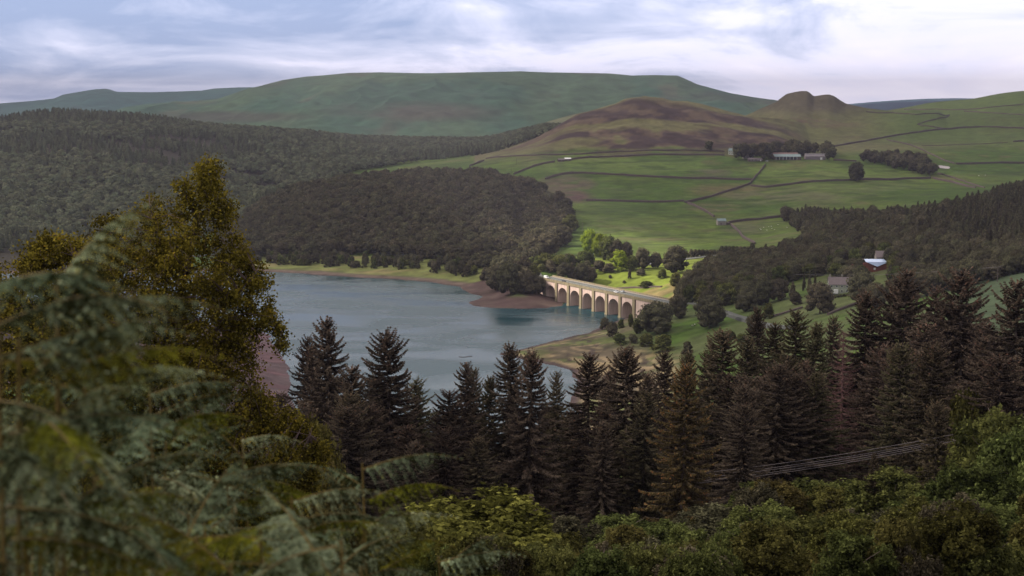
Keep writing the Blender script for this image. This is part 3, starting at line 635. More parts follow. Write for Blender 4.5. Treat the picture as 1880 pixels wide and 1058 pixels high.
def vb(px, y, *a, flip=False, **k):
    x = along(px, y); return vehicle(a[0], a[1], onbridge(x, y), brz + (math.pi if flip else 0), *a[2:], **k)
vb(1003, 5.2, 'white van at the far left end of the viaduct', 'van', M['carwhite'], van=True)
vb(1035, 5.2, 'dark car on the viaduct behind the white van', 'car', M['cardark'])
vb(1131, 5.2, 'white car on the viaduct above the sixth arch', 'car', M['carwhite'])
vb(1143, 10.2, 'silver car on the far lane of the viaduct beyond the white car', 'car', M['carsilver'], flip=True)

# ---------------------------------------------------------------- roads laid on the land
def ribbon(name, pts, width, mt, lift=0.35, step=5.0, n=4):
    pts = np.array(pts, float); d = np.concatenate([[0], np.cumsum(np.linalg.norm(np.diff(pts, axis=0), axis=1))])
    t = np.arange(0, d[-1], step); c = np.stack([np.interp(t, d, pts[:, i]) for i in (0, 1)], 1)
    for _ in range(6): c[1:-1] = (c[:-2] + 2 * c[1:-1] + c[2:]) / 4
    T = np.gradient(c, axis=0); T /= np.linalg.norm(T, axis=1)[:, None]; Nn = np.stack([-T[:, 1], T[:, 0]], 1)
    z = gz(c[:, 0], c[:, 1]); zl = np.max([gz(*(c + Nn * s * width / 2).T) for s in (-1, -.5, 0, .5, 1)], axis=0)
    for _ in range(4): zl[1:-1] = np.maximum(zl[1:-1], (zl[:-2] + zl[2:]) / 2)
    V = []
    for s, dzv in ((-.62, -2.0), (-.5, 0), (0, .04), (.5, 0), (.62, -2.0)): V.append(np.column_stack([c + Nn * s * width, zl + lift + dzv]))
    V = np.stack(V, 1); return tag(mk(name, V, gridfaces(len(c), 5), mt, None, False), kind='structure'), c, zl + lift
hp = lambda L_, y0=700: [hit(a, b, y0)[:2] for a, b in L_]
endR = onbridge(7 * SP + 50, WB / 2); endL = onbridge(-12, WB / 2)
road1, rc1, rz1 = ribbon('road', [endL[:2]] + hp([(978, 497), (960, 490), (920, 487), (860, 478), (800, 472), (740, 467), (690, 464), (600, 462), (500, 464), (420, 468), (340, 472)]), 8, M['asphalt'], 0.5)
road2, rc2, rz2 = ribbon('road', hp([(985, 499), (1010, 494), (1050, 493), (1110, 492), (1170, 490), (1200, 484), (1250, 478), (1300, 471), (1350, 467), (1372, 463), (1400, 462), (1450, 470)]), 8, M['asphalt'], 0.5)
road3, rc3, rz3 = ribbon('road', [endR[:2]] + hp([(1262, 556), (1300, 562), (1340, 578), (1380, 590), (1420, 600), (1480, 604)]), 6, M['asphalt'], 0.3)
def onroad(rc, rzv, px):
    pp = [toPix((a, b, z))[0] for (a, b), z in zip(rc, rzv)]; k = int(np.argmin(np.abs(np.array(pp) - px)))
    k = min(max(k, 1), len(rc) - 2); d = rc[k + 1] - rc[k - 1]; return (rc[k][0], rc[k][1], rzv[k] + .05), math.atan2(d[1], d[0])
for px, rc, rv, lb, mt in ((692, rc1, rz1, 'white car on the shore road, the left one of two', 'carwhite'), (738, rc1, rz1, 'white car on the shore road, the right one of two', 'carwhite'), (1369, rc2, rz2, 'dark car on the road beyond the sunlit meadow', 'cardark')):
    l_, a_ = onroad(rc, rv, px); vehicle(lb, 'car', l_, a_, M[mt])

# ---------------------------------------------------------------- dry stone walls and hedges
def resample(pts, step):
    pts = np.array(pts, float); d = np.concatenate([[0], np.cumsum(np.linalg.norm(np.diff(pts, axis=0), axis=1))])
    t = np.linspace(0, d[-1], max(2, int(d[-1] / step) + 1)); return np.stack([np.interp(t, d, pts[:, i]) for i in range(2)], 1)
def wall(px, label, w_=1.5, h=2.6, y0=1300, name='drystone_wall', cat='stone wall', mt='wall'):
    pts = [hit(a, b, y0) for a, b in px]; pts = [p[:2] for p in pts if p is not None]
    c = resample(pts, 4.0); T = np.gradient(c, axis=0); T /= np.linalg.norm(T, axis=1)[:, None] + 1e-9; Nn = np.stack([-T[:, 1], T[:, 0]], 1)
    k = len(c); hh = h * (0.75 + 0.5 * fbm(c[:, 0], c[:, 1], 14, 3)); z = gz(c[:, 0], c[:, 1]); ww = w_ * (0.8 + 0.4 * fbm(c[:, 0], c[:, 1], 9, 2, 4.))
    V = np.stack([np.column_stack([c + Nn * (s * ww)[:, None], z + dz_ * hh - (1.2 if dz_ == 0 else 0)]) for s, dz_ in ((-.5, 0), (-.42, .8), (-.2, 1), (.2, 1), (.42, .8), (.5, 0))], 1)
    F = gridfaces(k, 6); caps = [np.array([[0, 1, 2, 3], [0, 3, 4, 5]]), (k - 1) * 6 + np.array([[3, 2, 1, 0], [5, 4, 3, 0]])]
    o = mk(name, V, np.concatenate([F] + caps), M[mt]); return tag(o, label, cat, 'dry stone walls between the fields' if cat == 'stone wall' else None)
wall([(1076, 369), (1110, 370), (1160, 371), (1210, 372), (1256, 370)], 'stone wall along the top of the large field above the sunlit trees')
wall([(1257, 373), (1290, 366), (1320, 357), (1350, 348), (1376, 339), (1392, 320), (1405, 303)], 'stone wall climbing diagonally from the field corner to the farmyard')
wall([(1378, 342), (1403, 345), (1440, 341), (1478, 336), (1520, 333), (1556, 332), (1614, 331), (1660, 329), (1709, 328)], 'long stone wall running right below the lone tree')
wall([(1712, 328), (1750, 336), (1791, 346)], 'stone wall dropping right from the square copse')
wall([(1262, 374), (1276, 379), (1290, 386), (1302, 393), (1311, 399)], 'stone wall curving down from the field corner to the small barn')
wall([(1338, 410), (1365, 406), (1400, 403), (1434, 399)], 'stone wall from the small barn to the conifer wood')
wall([(1342, 414), (1358, 428), (1372, 441), (1386, 449)], 'stone wall running down from the small barn')
wall([(943, 321), (962, 313), (980, 306), (1000, 301), (1018, 298)], 'stone wall rising from the wood to the sheds at the hill foot')
wall([(1024, 297), (1048, 294), (1082, 290), (1117, 289), (1180, 286), (1240, 285), (1290, 285), (1330, 286)], 'upper stone wall below the brown hill, ending left of the farm')
wall([(1001, 330), (1016, 325), (1031, 321), (1050, 319), (1069, 319), (1110, 321), (1151, 323), (1200, 326), (1250, 328), (1330, 330), (1382, 331)], 'long curving stone wall across the middle of the left fields')
wall([(892, 292), (918, 289), (946, 287), (985, 286), (1025, 285), (1059, 284), (1100, 281), (1151, 279), (1220, 277), (1280, 277), (1330, 279)], 'topmost stone wall along the foot of the brown hill', h=2.0)
wall([(862, 306), (875, 301), (888, 296)], 'short stone wall above the wood on the spur')
wall([(1531, 270), (1570, 263), (1614, 255), (1648, 249), (1690, 243), (1733, 238), (1770, 235), (1801, 234), (1840, 235), (1890, 237)], 'stone wall rising from the farm trees across the right hillside')
wall([(1628, 257), (1650, 262), (1675, 268), (1696, 277), (1716, 287), (1735, 296), (1752, 301)], 'stone wall slanting down to the right behind the square copse', h=1.8)
wall([(1755, 302), (1800, 301), (1840, 300), (1890, 300)], 'stone wall on the right edge above the field with the pond')
wall([(1590, 206), (1640, 208), (1682, 211), (1743, 212)], 'stone wall high on the saddle right of the rocky knoll', h=1.8)
wall([(1743, 213), (1720, 219), (1700, 224), (1684, 229)], 'stone wall falling left from the high wall corner', h=1.7)
wall([(1686, 230), (1715, 234), (1743, 238)], 'short stone wall below the high wall corner', h=1.7)
wall([(1660, 202), (1700, 202), (1767, 202), (1810, 199), (1850, 195), (1890, 191)], 'stone wall along the shoulder of the far right green hill', h=1.8)
wall([(1770, 205), (1820, 208), (1850, 210), (1890, 213)], 'stone wall falling gently to the right edge under the green hill', h=1.8)
wall([(1530, 295), (1550, 296), (1572, 297)], 'stone wall between the farm trees and the square copse')
wall([(1722, 319), (1750, 327), (1780, 337), (1808, 346)], 'stone wall beside the pond running down to the pines', h=1.7)
wall([(1860, 261), (1875, 260), (1892, 260)], 'short stone wall at the right edge in the upper green field')
wall([(1692, 268), (1740, 267), (1800, 265), (1850, 262)], 'faint low stone wall across the upper right field', h=0.9, w_=.8)
wall([(1420, 582), (1450, 573), (1473, 566)], 'stone wall in the small paddock left of the white house', y0=750, h=1.5)
wall([(1520, 579), (1545, 569), (1565, 562), (1585, 556)], 'stone wall across the paddock below the white house', y0=750, h=1.5)
wall([(1100, 529), (1130, 531), (1165, 529), (1215, 527)], 'low stone wall at the lower edge of the striped meadow', y0=1150, h=1.2)

# ---------------------------------------------------------------- buildings
def gable(loc, rz, Lx, Wy, He, Hr, wallm, roofm, r, off=(0, 0), eave=0.35, wname='wall', rname='roof'):
    ox, oy = off; m = MB()
    m.prism([(oy - Wy / 2, -1.5), (oy + Wy / 2, -1.5), (oy + Wy / 2, He), (oy, Hr - .1), (oy - Wy / 2, He)], ox - Lx / 2, ox + Lx / 2, 'x'); wl = m.build(wname, wallm, r)
    m = MB(); s = (Hr - He) / (Wy / 2); t = .22
    a = Wy / 2 + eave; ze = Hr - s * a
    m.prism([(oy - a, ze + .02), (oy, Hr + .02), (oy + a, ze + .02), (oy + a, ze + t), (oy, Hr + t + .05), (oy - a, ze + t)][::1], ox - Lx / 2 - eave, ox + Lx / 2 + eave, 'x') if False else None
    for sg in (-1, 1):
        m.prism([(oy, Hr + .02), (oy + sg * a, ze + .02), (oy + sg * a, ze + t), (oy, Hr + t + .04)], ox - Lx / 2 - eave, ox + Lx / 2 + eave, 'x')
    return wl, m.build(rname, roofm, r)
def windows(r, Lx, Wy, rows, xs_, wz=(1.1, 1.3), mt='glass', frame='white'):
    for z in rows:
        for x in xs_:
            m = MB(); m.box((x, -Wy / 2 - .03, z), (wz[0] + .25, .1, wz[1] + .25)); o = m.build('window', M[frame], r)
            m = MB(); m.box((x, -Wy / 2 - .07, z), (wz[0], .06, wz[1])); m.build('pane', M[mt], o)
def chimney(roof, x, y, z): m = MB(); m.box((x, y, z), (.9, .7, 1.8)); m.box((x, y, z + 1.0), (1.05, .85, .2)); m.build('chimney', M['stone'], roof)
def door(r, x, Wy, w_=1.0, h=2.1, mt='slate'):
    m = MB(); m.box((x, -Wy / 2 - .04, h / 2), (w_, .1, h)); m.build('door', M[mt], r)
def at(px, py, y0=1200): p = hit(px, py, y0); return (p[0], p[1], p[2])
# field barn
l_ = at(1324, 413); r = empty('barn', l_, R(8)); tag(r, 'small grey stone field barn standing where three walls meet', 'barn')
wl, rf = gable(l_, 0, 9.5, 7, 4.6, 6.9, M['stone'], M['metalroof'], r); door(r, -1.0, 7, 1.6, 2.6); windows(r, 9.5, 7, (3.4,), (2.2,), (.7, .7), frame='stone')
m = MB(); m.box((7.6, .8, .6), (5, 5, 4.0)); m.build('lean_to', M['wall'], r)
# farm
l_ = at(1444, 293); r = empty('cattle_shed', l_, R(2)); tag(r, 'long open fronted cattle shed with pale blue green roof in front of the farm trees', 'shed')
wl, rf = gable(l_, 0, 38, 17, 4.2, 7.4, M['wall'], M['metalroof'], r)
m = MB(); m.box((-2, -8.6, 1.9), (30, .2, 2.6)); m.build('dark_front_panel', M['glass'], r)  # dark panel in place of the shade inside the open front
for x in (-17, -12, -7, -2, 3, 8, 13): m = MB(); m.box((x, -8.75, 2.0), (.4, .25, 4.2)); m.build('post', M['white'], r)
m = MB(); m.box((-2, 9.5, 4.2), (40, 8, 7.4)); m.prism([(5.4, 7.8), (13.6, 7.8), (9.5, 9.6)], -22, 18, 'x'); m.build('rear_barn', M['brick'] if False else mat('brown_sheeting', (.16, .10, .09), .9, (.5, (.2, .13, .12))), r)
l_ = at(1496, 293); r = empty('barn', l_, R(-2)); tag(r, 'grey farm barn with pale ridge lights at the right end of the farm', 'barn')
wl, rf = gable(l_, 0, 29, 13, 4.6, 8.2, mat('grey_sheeting', (.17, .14, .15), .8, (.7, (.2, .17, .18))), mat('grey_roof', (.20, .18, .19), .7, (.5, (.16, .14, .15))), r)
m = MB()
for x in (-12, -7, -2, 3, 8, 12): m.box((x, -2.0, 7.55), (3.2, 1.6, .1))
for i_ in range(0): pass
m.v = [v - np.array([0, 0, 0]) for v in m.v]; o = m.build('skylight', M['metalroof'], rf); door(r, 8, 13, 3, 3.4, 'white')
l_ = at(1345, 284); r = empty('farmhouse', l_, R(-25)); tag(r, 'pale stone farmhouse at the left end of the farm trees', 'house')
wl, rf = gable(l_, 0, 11, 7, 6, 8.8, mat('pale_render', (.42, .44, .38), .9, (1.0, (.34, .36, .31))), M['metalroof'], r); windows(r, 11, 7, (1.7, 4.4), (-3.5, 0, 3.5)); chimney(rf, 4.5, 0, 9.2); chimney(rf, -4.5, 0, 9.2)
l_ = at(1373, 291); r = empty('farmhouse', l_, R(6)); tag(r, 'white fronted farm cottage half hidden by the farm trees', 'house')
wl, rf = gable(l_, 0, 15, 6.5, 4.6, 7.2, M['stone'], M['slate'], r); windows(r, 15, 6.5, (1.6, 3.6), (-5, -1.5, 2.5, 5.5)); chimney(rf, 6, 0, 7.4)
l_ = at(1386, 296); r = empty('farm_building', l_, R(4)); tag(r, 'low dark roofed outbuilding in front of the farm cottage', 'outbuilding')
wl, rf = gable(l_, 0, 20, 6, 2.6, 4.4, M['wall'], M['slate'], r); windows(r, 20, 6, (1.5,), (-6, -2, 4), (1.4, 1.0)); door(r, 7.5, 6, 1.2, 2.0, 'white')
for i_, (a, b, lb) in enumerate(((1391, 293, 'white van parked by the low dark farm outbuilding'), (1408, 296.5, 'white car parked at the top of the diagonal field wall'))):
    vehicle(lb, 'van' if i_ == 0 else 'car', at(a, b), R(5), M['carwhite'], van=(i_ == 0))
for i_, (a, b, lb) in enumerate(((1030, 296.5, 'dark field shed at the foot of the brown hill, left of the pale roofed one'), (1042, 295, 'low field shed with a pale roof at the foot of the brown hill'))):
    l_ = at(a, b); r = empty('field_shed', l_, R(10)); tag(r, lb, 'shed', 'field sheds under the brown hill'); gable(l_, 0, 9, 6, 2.4, 3.9, M['wall'], M['slate'] if i_ == 0 else M['white'], r); door(r, 0, 6, 2, 2)
# white house right of the valley
l_ = at(1545, 537, 780); r = empty('house', l_, R(-6)); tag(r, 'white rendered inn with grey slate roof and many windows behind the paddock hedge', 'house')
wl, rf = gable(l_, 0, 17, 9, 5.6, 9.8, mat('rendered_wall', (.36, .38, .30), .9, (1.0, (.28, .30, .24))), M['slate'], r)
windows(r, 17, 9, (1.5, 4.4), (-6.8, -3.6, -.4, 2.8, 6), (1.0, 1.2)); door(r, 4.4, 9, 1.1, 2.1, 'white')
m = MB(); m.box((-4.2, -5.3, 1.2), (2.6, 1.6, 2.6)); m.build('porch', M['white'], r)
for x in (-7.5, 0, 7.4): chimney(rf, x, 0, 10.3)
# brick hall with a blue roof light, sky reflection put into its colour, and a gabled dormer behind
l_ = at(1607, 497, 900); r = empty('brick_house', l_, R(-3)); tag(r, 'red brick house with a bright blue triangular glazed roof among the trees', 'house')
m = MB(); m.prism([(-9, -1.5), (9, -1.5), (9, 5.6), (-9, 5.6)], -5, 5, 'y'); m.build('wall', M['brick'], r)
m = MB(); m.add([(-7.8, -5.6, 6.6), (0, -6.4, 3.4), (7.8, -5.6, 6.6), (-7.8, -.2, 8.0), (7.8, -.2, 8.0), (0, -2, 6.2)], [(0, 1, 2), (0, 2, 4, 3), (0, 3, 5), (0, 5, 1), (1, 5, 2), (5, 4, 2), (3, 4, 5)]); gl = mat('glazed_roof', (.50, .62, .85), .15, (.5, (.44, .56, .80)), .9); m.build('roof', gl, r)
m = MB(); m.box((0, -.0, 7.0), (19, 11, .3)); 
m.v[-1][:, 1] += 0.3; o = MB(); o.box((0, 3, 6.6), (19, 5.6, 1.6)); o.build('rear_roof', M['slate'], r)
gable(l_, 0, 7, 8, 9.0, 12.8, M['stone'], M['slate'], r, off=(4.6, 6.0), wname='dormer_wall', rname='dormer_roof')
m = MB(); m.box((-1.5, -5.1, 1.8), (1.4, .2, 1.4)); m.build('window', M['white'], r)
m = MB(); m.box((-12.5, -1, 1.6), (6.5, 7, 4.4)); m.build('side_wing', M['brick'], r)
vehicle('pale car roof below the brick house between the trees', 'car', at(1594, 503, 860), R(10), M['carsilver'])

# ---------------------------------------------------------------- poles, wires, sheep, buoys, pond
def pole(px, py, top, label, y0=700, arm=True):
    p = hit(px, py, y0); h = (py - top) * p[1] / FPX; r = empty('power_pole', p); tag(r, label, 'power pole')
    m = MB(); m.tube([(0, 0, -1), (0, 0, h * .5), (0, 0, h)], [.22, .19, .15], 8); m.build('post', M['pole'], r)
    if arm:
        m = MB(); m.box((0, 0, h - .5), (2.6, .18, .18)); m.build('crossarm', M['pole'], r)
        for x in (-1.15, 0, 1.15): m = MB(); m.tube([(x, 0, h - .42), (x, 0, h - .1)], .09, 6); m.build('insulator', M['stone'], r)
    return np.array([p[0], p[1], p[2] + h - .2])
pA = pole(1831, 518, 489, 'timber power pole with crossarm on the green bank, left of two', 650)
pB = pole(1858, 498, 474, 'timber power pole with crossarm on the green bank, right of two', 650)
pole(1069, 425, 406, 'thin pole standing in the field left of the sunlit trees', 1300, False)
pole(948, 303, 290, 'thin pole in the upper field left of the sheds', 1700, False)
pole(939, 320, 309, 'thin pole by the edge of the spur wood', 1700, False)
pC = pole(1566, 500, 486, 'thin pole behind the white inn', 900)
def wire(a, b, sag, label, grp, rad=.02, n=24):
    a, b = np.array(a, float), np.array(b, float); t = np.linspace(0, 1, n); p = a + (b - a) * t[:, None]; p[:, 2] -= 4 * sag * t * (1 - t)
    m = MB(); m.tube(p, rad, 4); return tag(m.build('power_line', M['wire']), label, 'cable', grp)
G_ = 'overhead wires above the paddocks'
pL = P(1330, 493, 1150)
for k in range(2): wire(pA + np.array([k * 2 - 1, 0, 0]), pL + np.array([k * 2 - 1, 0, 0]), 5, 'thin overhead wire crossing the dark woods above the white inn', G_, .05, 60)
wire(pA, pB, .8, 'short overhead wire between the two poles on the green bank', None, .05)

def sheep(p, rz, me=[None]):
    if me[0] is None:
        r = empty('sheep', p, rz)
        m = MB(); m.tube([(-.55, 0, .62), (-.45, 0, .66), (-.1, 0, .68), (.25, 0, .67), (.42, 0, .66)], [.1, .27, .31, .28, .12], 10); m.tube([(.38, 0, .72), (.55, 0, .82)], [.14, .1], 8); bodym = m.build('fleece', M['wool'], r, True)
        m = MB(); m.tube([(.52, 0, .86), (.66, 0, .8), (.76, 0, .7)], [.1, .085, .05], 8)
        for y in (-.1, .1): m.tube([(.55, y * .8, .9), (.5, y * 2, .88)], [.03, .015], 4)
        m.build('head', M['face'], r, True)
        for x in (-.36, .28):
            for y in (-.14, .14): m = MB(); m.tube([(x, y, .5), (x, y, .25), (x, y, 0)], [.06, .035, .03], 6); m.build('leg', M['face'], r)
        me[0] = r; return r
    c = copy_tree(me[0]); c.location = p; c.rotation_euler = (0, 0, rz); return c
sh_l = [('sheep standing in the field below the pond, left of two', 1797, 324), ('sheep standing in the field below the pond, right of two', 1809, 323)]
for lb, a, b in sh_l: o = sheep(at(a, b), random.uniform(0, 6)); o.scale = (1.5,) * 3; tag(o, lb, 'sheep', 'sheep in the fields')
for a, b in ((1395, 421), (1402, 419), (1411, 418), (1408, 424), (1417, 421), (1428, 414), (1445, 419), (1397, 423), (1416, 417), (1422, 423)):
    o = sheep(at(a, b), random.uniform(0, 6)); o.scale = (1.2,) * 3; tag(o, 'white sheep scattered in the field right of the small barn', 'sheep', 'sheep right of the small barn')
for a, b in ((1271, 600), (1276, 598), (1308, 594), (1274, 658), (1566, 596), (1571, 577)):
    q = at(a, b, 700); o = sheep(q, random.uniform(0, 6)); o.scale = (1.2,) * 3; tag(o, 'white sheep grazing on the bottom land right of the viaduct', 'sheep', 'sheep on the bottom land')
p = at(1728, 307); V = np.array([(p[0] + 13 * math.cos(t) * (1 + .15 * math.sin(3 * t)), p[1] + 16 * math.sin(t), 0) for t in np.linspace(0, 2 * np.pi, 24)[:-1]])
zt = gz(V[:, 0], V[:, 1]); V[:, 2] = zt + .25; m = MB(); m.add(np.vstack([V, [[p[0], p[1], float(gz(p[0], p[1])) + .3]]]), [(i, (i + 1) % 23, 23) for i in range(23)])
tag(m.build('gravel_yard', mat('pale_gravel', (.42, .38, .38), .9, (.3, (.34, .31, .31)))), kind='structure')
for k, t in enumerate(np.linspace(0, 1, 9)):
    q = PZ(844 + t * 22, 655.5 + .7 * math.sin(t * 5), 0); m = MB(); m.tube([(0, 0, -.2), (0, 0, .15), (0, 0, .35)], [.42, .45, .25], 8); o = m.build('buoy', M['wall']); o.location = q
    tag(o, 'dark float in the short row on the open lake', 'buoy', 'floats on the lake')

# ================================================================ vegetation
def leafquads(Cn, Nn, size, rg, aspect=0.6, droop=None):
    """one leaf (or leaf spray) quad per centre"""
    k = len(Cn); size = np.broadcast_to(np.asarray(size, float), (k,))
    r = rg.normal(size=(k, 3)); A = np.cross(Nn, r); A /= np.linalg.norm(A, axis=1)[:, None] + 1e-9
    if droop is not None: A = A * (1 - droop) + np.array([0, 0, -1.0]) * droop; A /= np.linalg.norm(A, axis=1)[:, None] + 1e-9
    B = np.cross(Nn, A); B /= np.linalg.norm(B, axis=1)[:, None] + 1e-9
    a = A * size[:, None]; b = B * (size * aspect)[:, None]
    V = np.stack([Cn - a, Cn - .1 * a - b, Cn + a, Cn - .1 * a + b], 1)
    return V.reshape(-1, 3), np.arange(4 * k).reshape(-1, 4)
def lumpy(rg, c, r, n=0):
    """low lumpy ball, used as the dense heart of a crown"""
    th = np.linspace(0, 2 * np.pi, 9)[:-1]; ph = np.linspace(-1.2, 1.35, 5)
    V = [[c[0] + r[0] * math.cos(p) * math.cos(t) * rg.uniform(.8, 1.1), c[1] + r[1] * math.cos(p) * math.sin(t) * rg.uniform(.8, 1.1), c[2] + r[2] * math.sin(p) * rg.uniform(.85, 1.08)] for p in ph for t in th]
    F = [(i * 8 + j, i * 8 + (j + 1) % 8, (i + 1) * 8 + (j + 1) % 8, (i + 1) * 8 + j) for i in range(4) for j in range(8)]
    return np.array(V), np.array(F)
def crown_np(seed, nlobe, nper, leaf, shape='round', core=True, z0=.22, flat=1.0):
    """crown in a unit tree: height 1, radius .5; leaf faces on many overlapping lobes"""
    rg = np.random.default_rng(seed); Vs = []; Fs = []; Ts = []; n = 0
    def put(V, F, T):
        nonlocal n; Vs.append(V); Fs.append(F + n); Ts.append(T); n += len(V)
    for i in range(nlobe):
        zf = (i + .5) / nlobe; zf = zf ** .8
        if shape == 'round': rad = math.sqrt(max(0, 1 - (2 * zf - .9) ** 2 / 1.25)) * .40
        elif shape == 'cone': rad = .36 * (1 - zf) ** .85 + .02
        else: rad = .42 * (1 - zf * .75)
        a = i * 2.39996 + rg.uniform(-.5, .5); rr = rad * rg.uniform(.45, 1.0)
        lr = (.17 if shape != 'cone' else .06 + .10 * (1 - zf)) * rg.uniform(.75, 1.3)
        c = np.array([rr * math.cos(a), rr * math.sin(a), z0 + (1 - z0 - lr * .8) * zf])
        k = int(nper * (lr / .17) ** 2 * rg.uniform(.8, 1.2)) + 4
        d = rg.normal(size=(k, 3)); d[:, 2] = np.abs(d[:, 2]) * 1.0 - .35; d /= np.linalg.norm(d, axis=1)[:, None]
        rj = lr * rg.uniform(.72, 1.12, k)
        Cn = c + d * rj[:, None] * np.array([1, 1, .85 * flat]); Nn = d + rg.normal(size=(k, 3)) * .45; Nn /= np.linalg.norm(Nn, axis=1)[:, None]
        V, F = leafquads(Cn, Nn, leaf * rg.uniform(.7, 1.35, k), rg, .62)
        lt = rg.uniform(0, .45); put(V, F, np.clip(lt + rg.uniform(-.1, .5, k), 0, 1) + (rg.random(k) < .03) * .7)
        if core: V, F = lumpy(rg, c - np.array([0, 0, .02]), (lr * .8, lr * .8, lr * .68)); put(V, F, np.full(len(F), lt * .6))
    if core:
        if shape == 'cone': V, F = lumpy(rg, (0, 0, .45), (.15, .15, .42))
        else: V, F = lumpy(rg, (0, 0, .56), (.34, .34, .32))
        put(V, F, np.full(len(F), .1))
    return np.concatenate(Vs), np.concatenate(Fs), np.concatenate(Ts)
def trunk_mb(seed, h=.5, r=.022, limbs=5, m=None):
    rg = np.random.default_rng(seed + 99); m = m or MB()
    b = np.array([[0, 0, -.05], [.005, .004, h * .35], [rg.uniform(-.02, .02), rg.uniform(-.02, .02), h * .7], [rg.uniform(-.04, .04), rg.uniform(-.04, .04), h * 1.25]])
    m.tube(b, [r * 1.25, r, r * .75, r * .3], 7)
    for i in range(limbs):
        a = i * 2.4 + rg.uniform(-.4, .4); s = rg.uniform(.35, .95); p = b[1] + (b[3] - b[1]) * s
        e = p + np.array([.30 * math.cos(a), .30 * math.sin(a), .22 * rg.uniform(.6, 1.4)]) * rg.uniform(.7, 1.1)
        mid = (p + e) / 2 + np.array([0, 0, .02]); m.tube([p, mid, e], [r * .45, r * .3, r * .1], 5)
    return m
def onemesh(name, seed, cr, leafm):
    """trunk and crown in one mesh, for trees too far off to show their parts"""
    V, F, T = cr; t = trunk_mb(seed, .5, .02, 2); tv = np.concatenate(t.v); f4 = np.array(t.f[4]); 
    return mk(name, np.concatenate([V, tv]), np.concatenate([F, f4 + len(V)]), [leafm, M['bark']], None, False,
              np.concatenate([np.zeros(len(F)), np.ones(len(f4))]), np.concatenate([T, np.zeros(len(f4))]), raw=True)
wood_me = [onemesh('broadleaf_tree', 10 + i, crown_np(10 + i, 15, 26, .050), M['wood']) for i in range(5)]
far_me = [onemesh('broadleaf_tree', 30 + i, crown_np(30 + i, 9, 12, .075), M['farwood']) for i in range(3)]
con_me = [onemesh('conifer', 40 + i, crown_np(40 + i, 26, 26, .045, 'cone', z0=.10), M['wood']) for i in range(4)]
fcon_me = [onemesh('conifer', 50 + i, crown_np(50 + i, 14, 9, .07, 'cone', z0=.10), M['farwood']) for i in range(3)]
lush_me = [onemesh('broadleaf_tree', 60 + i, crown_np(60 + i, 24, 46, .036, z0=.08), M['lush']) for i in range(3)]
grn_me = [onemesh('broadleaf_tree', 70 + i, crown_np(70 + i, 24, 46, .036, z0=.08), M['green']) for i in range(3)]
bigw_me = [onemesh('broadleaf_tree', 80 + i, crown_np(80 + i, 34, 46, .030, z0=.12), M['wood']) for i in range(4)]
bush_me = [onemesh('bush', 90 + i, crown_np(90 + i, 16, 40, .055, 'bush', z0=.05), M['green']) for i in range(3)]
bushw_me = [onemesh('bush', 95 + i, crown_np(95 + i, 16, 40, .055, 'bush', z0=.05), M['wood']) for i in range(2)]
def place(me, name, p, H, W, label, cat, group=None):
    o = bpy.data.objects.new(name, me); C.objects.link(o); o.location = (p[0], p[1], p[2] - .25)
    o.scale = (W, W, H); o.rotation_euler = (0, 0, random.uniform(0, 6.28)); return tag(o, label, cat, group)
def region(px, spacing, y0=1200, jit=.45):
    poly = [hit(a, b, y0) for a, b in px]; poly = np.array([p[:2] for p in poly if p is not None])
    a, b = poly.min(0), poly.max(0); gx_, gy_ = np.meshgrid(np.arange(a[0], b[0], spacing), np.arange(a[1], b[1], spacing * .87), indexing='ij')
    gx_ = gx_ + (np.arange(gx_.shape[1]) % 2)[None] * spacing / 2; gx_ = gx_ + rng.uniform(-jit, jit, gx_.shape) * spacing; gy_ = gy_ + rng.uniform(-jit, jit, gy_.shape) * spacing
    X, Y = gx_.ravel(), gy_.ravel(); k = inpoly(poly, X, Y); X, Y = X[k], Y[k]; return np.stack([X, Y, gz(X, Y)], 1)
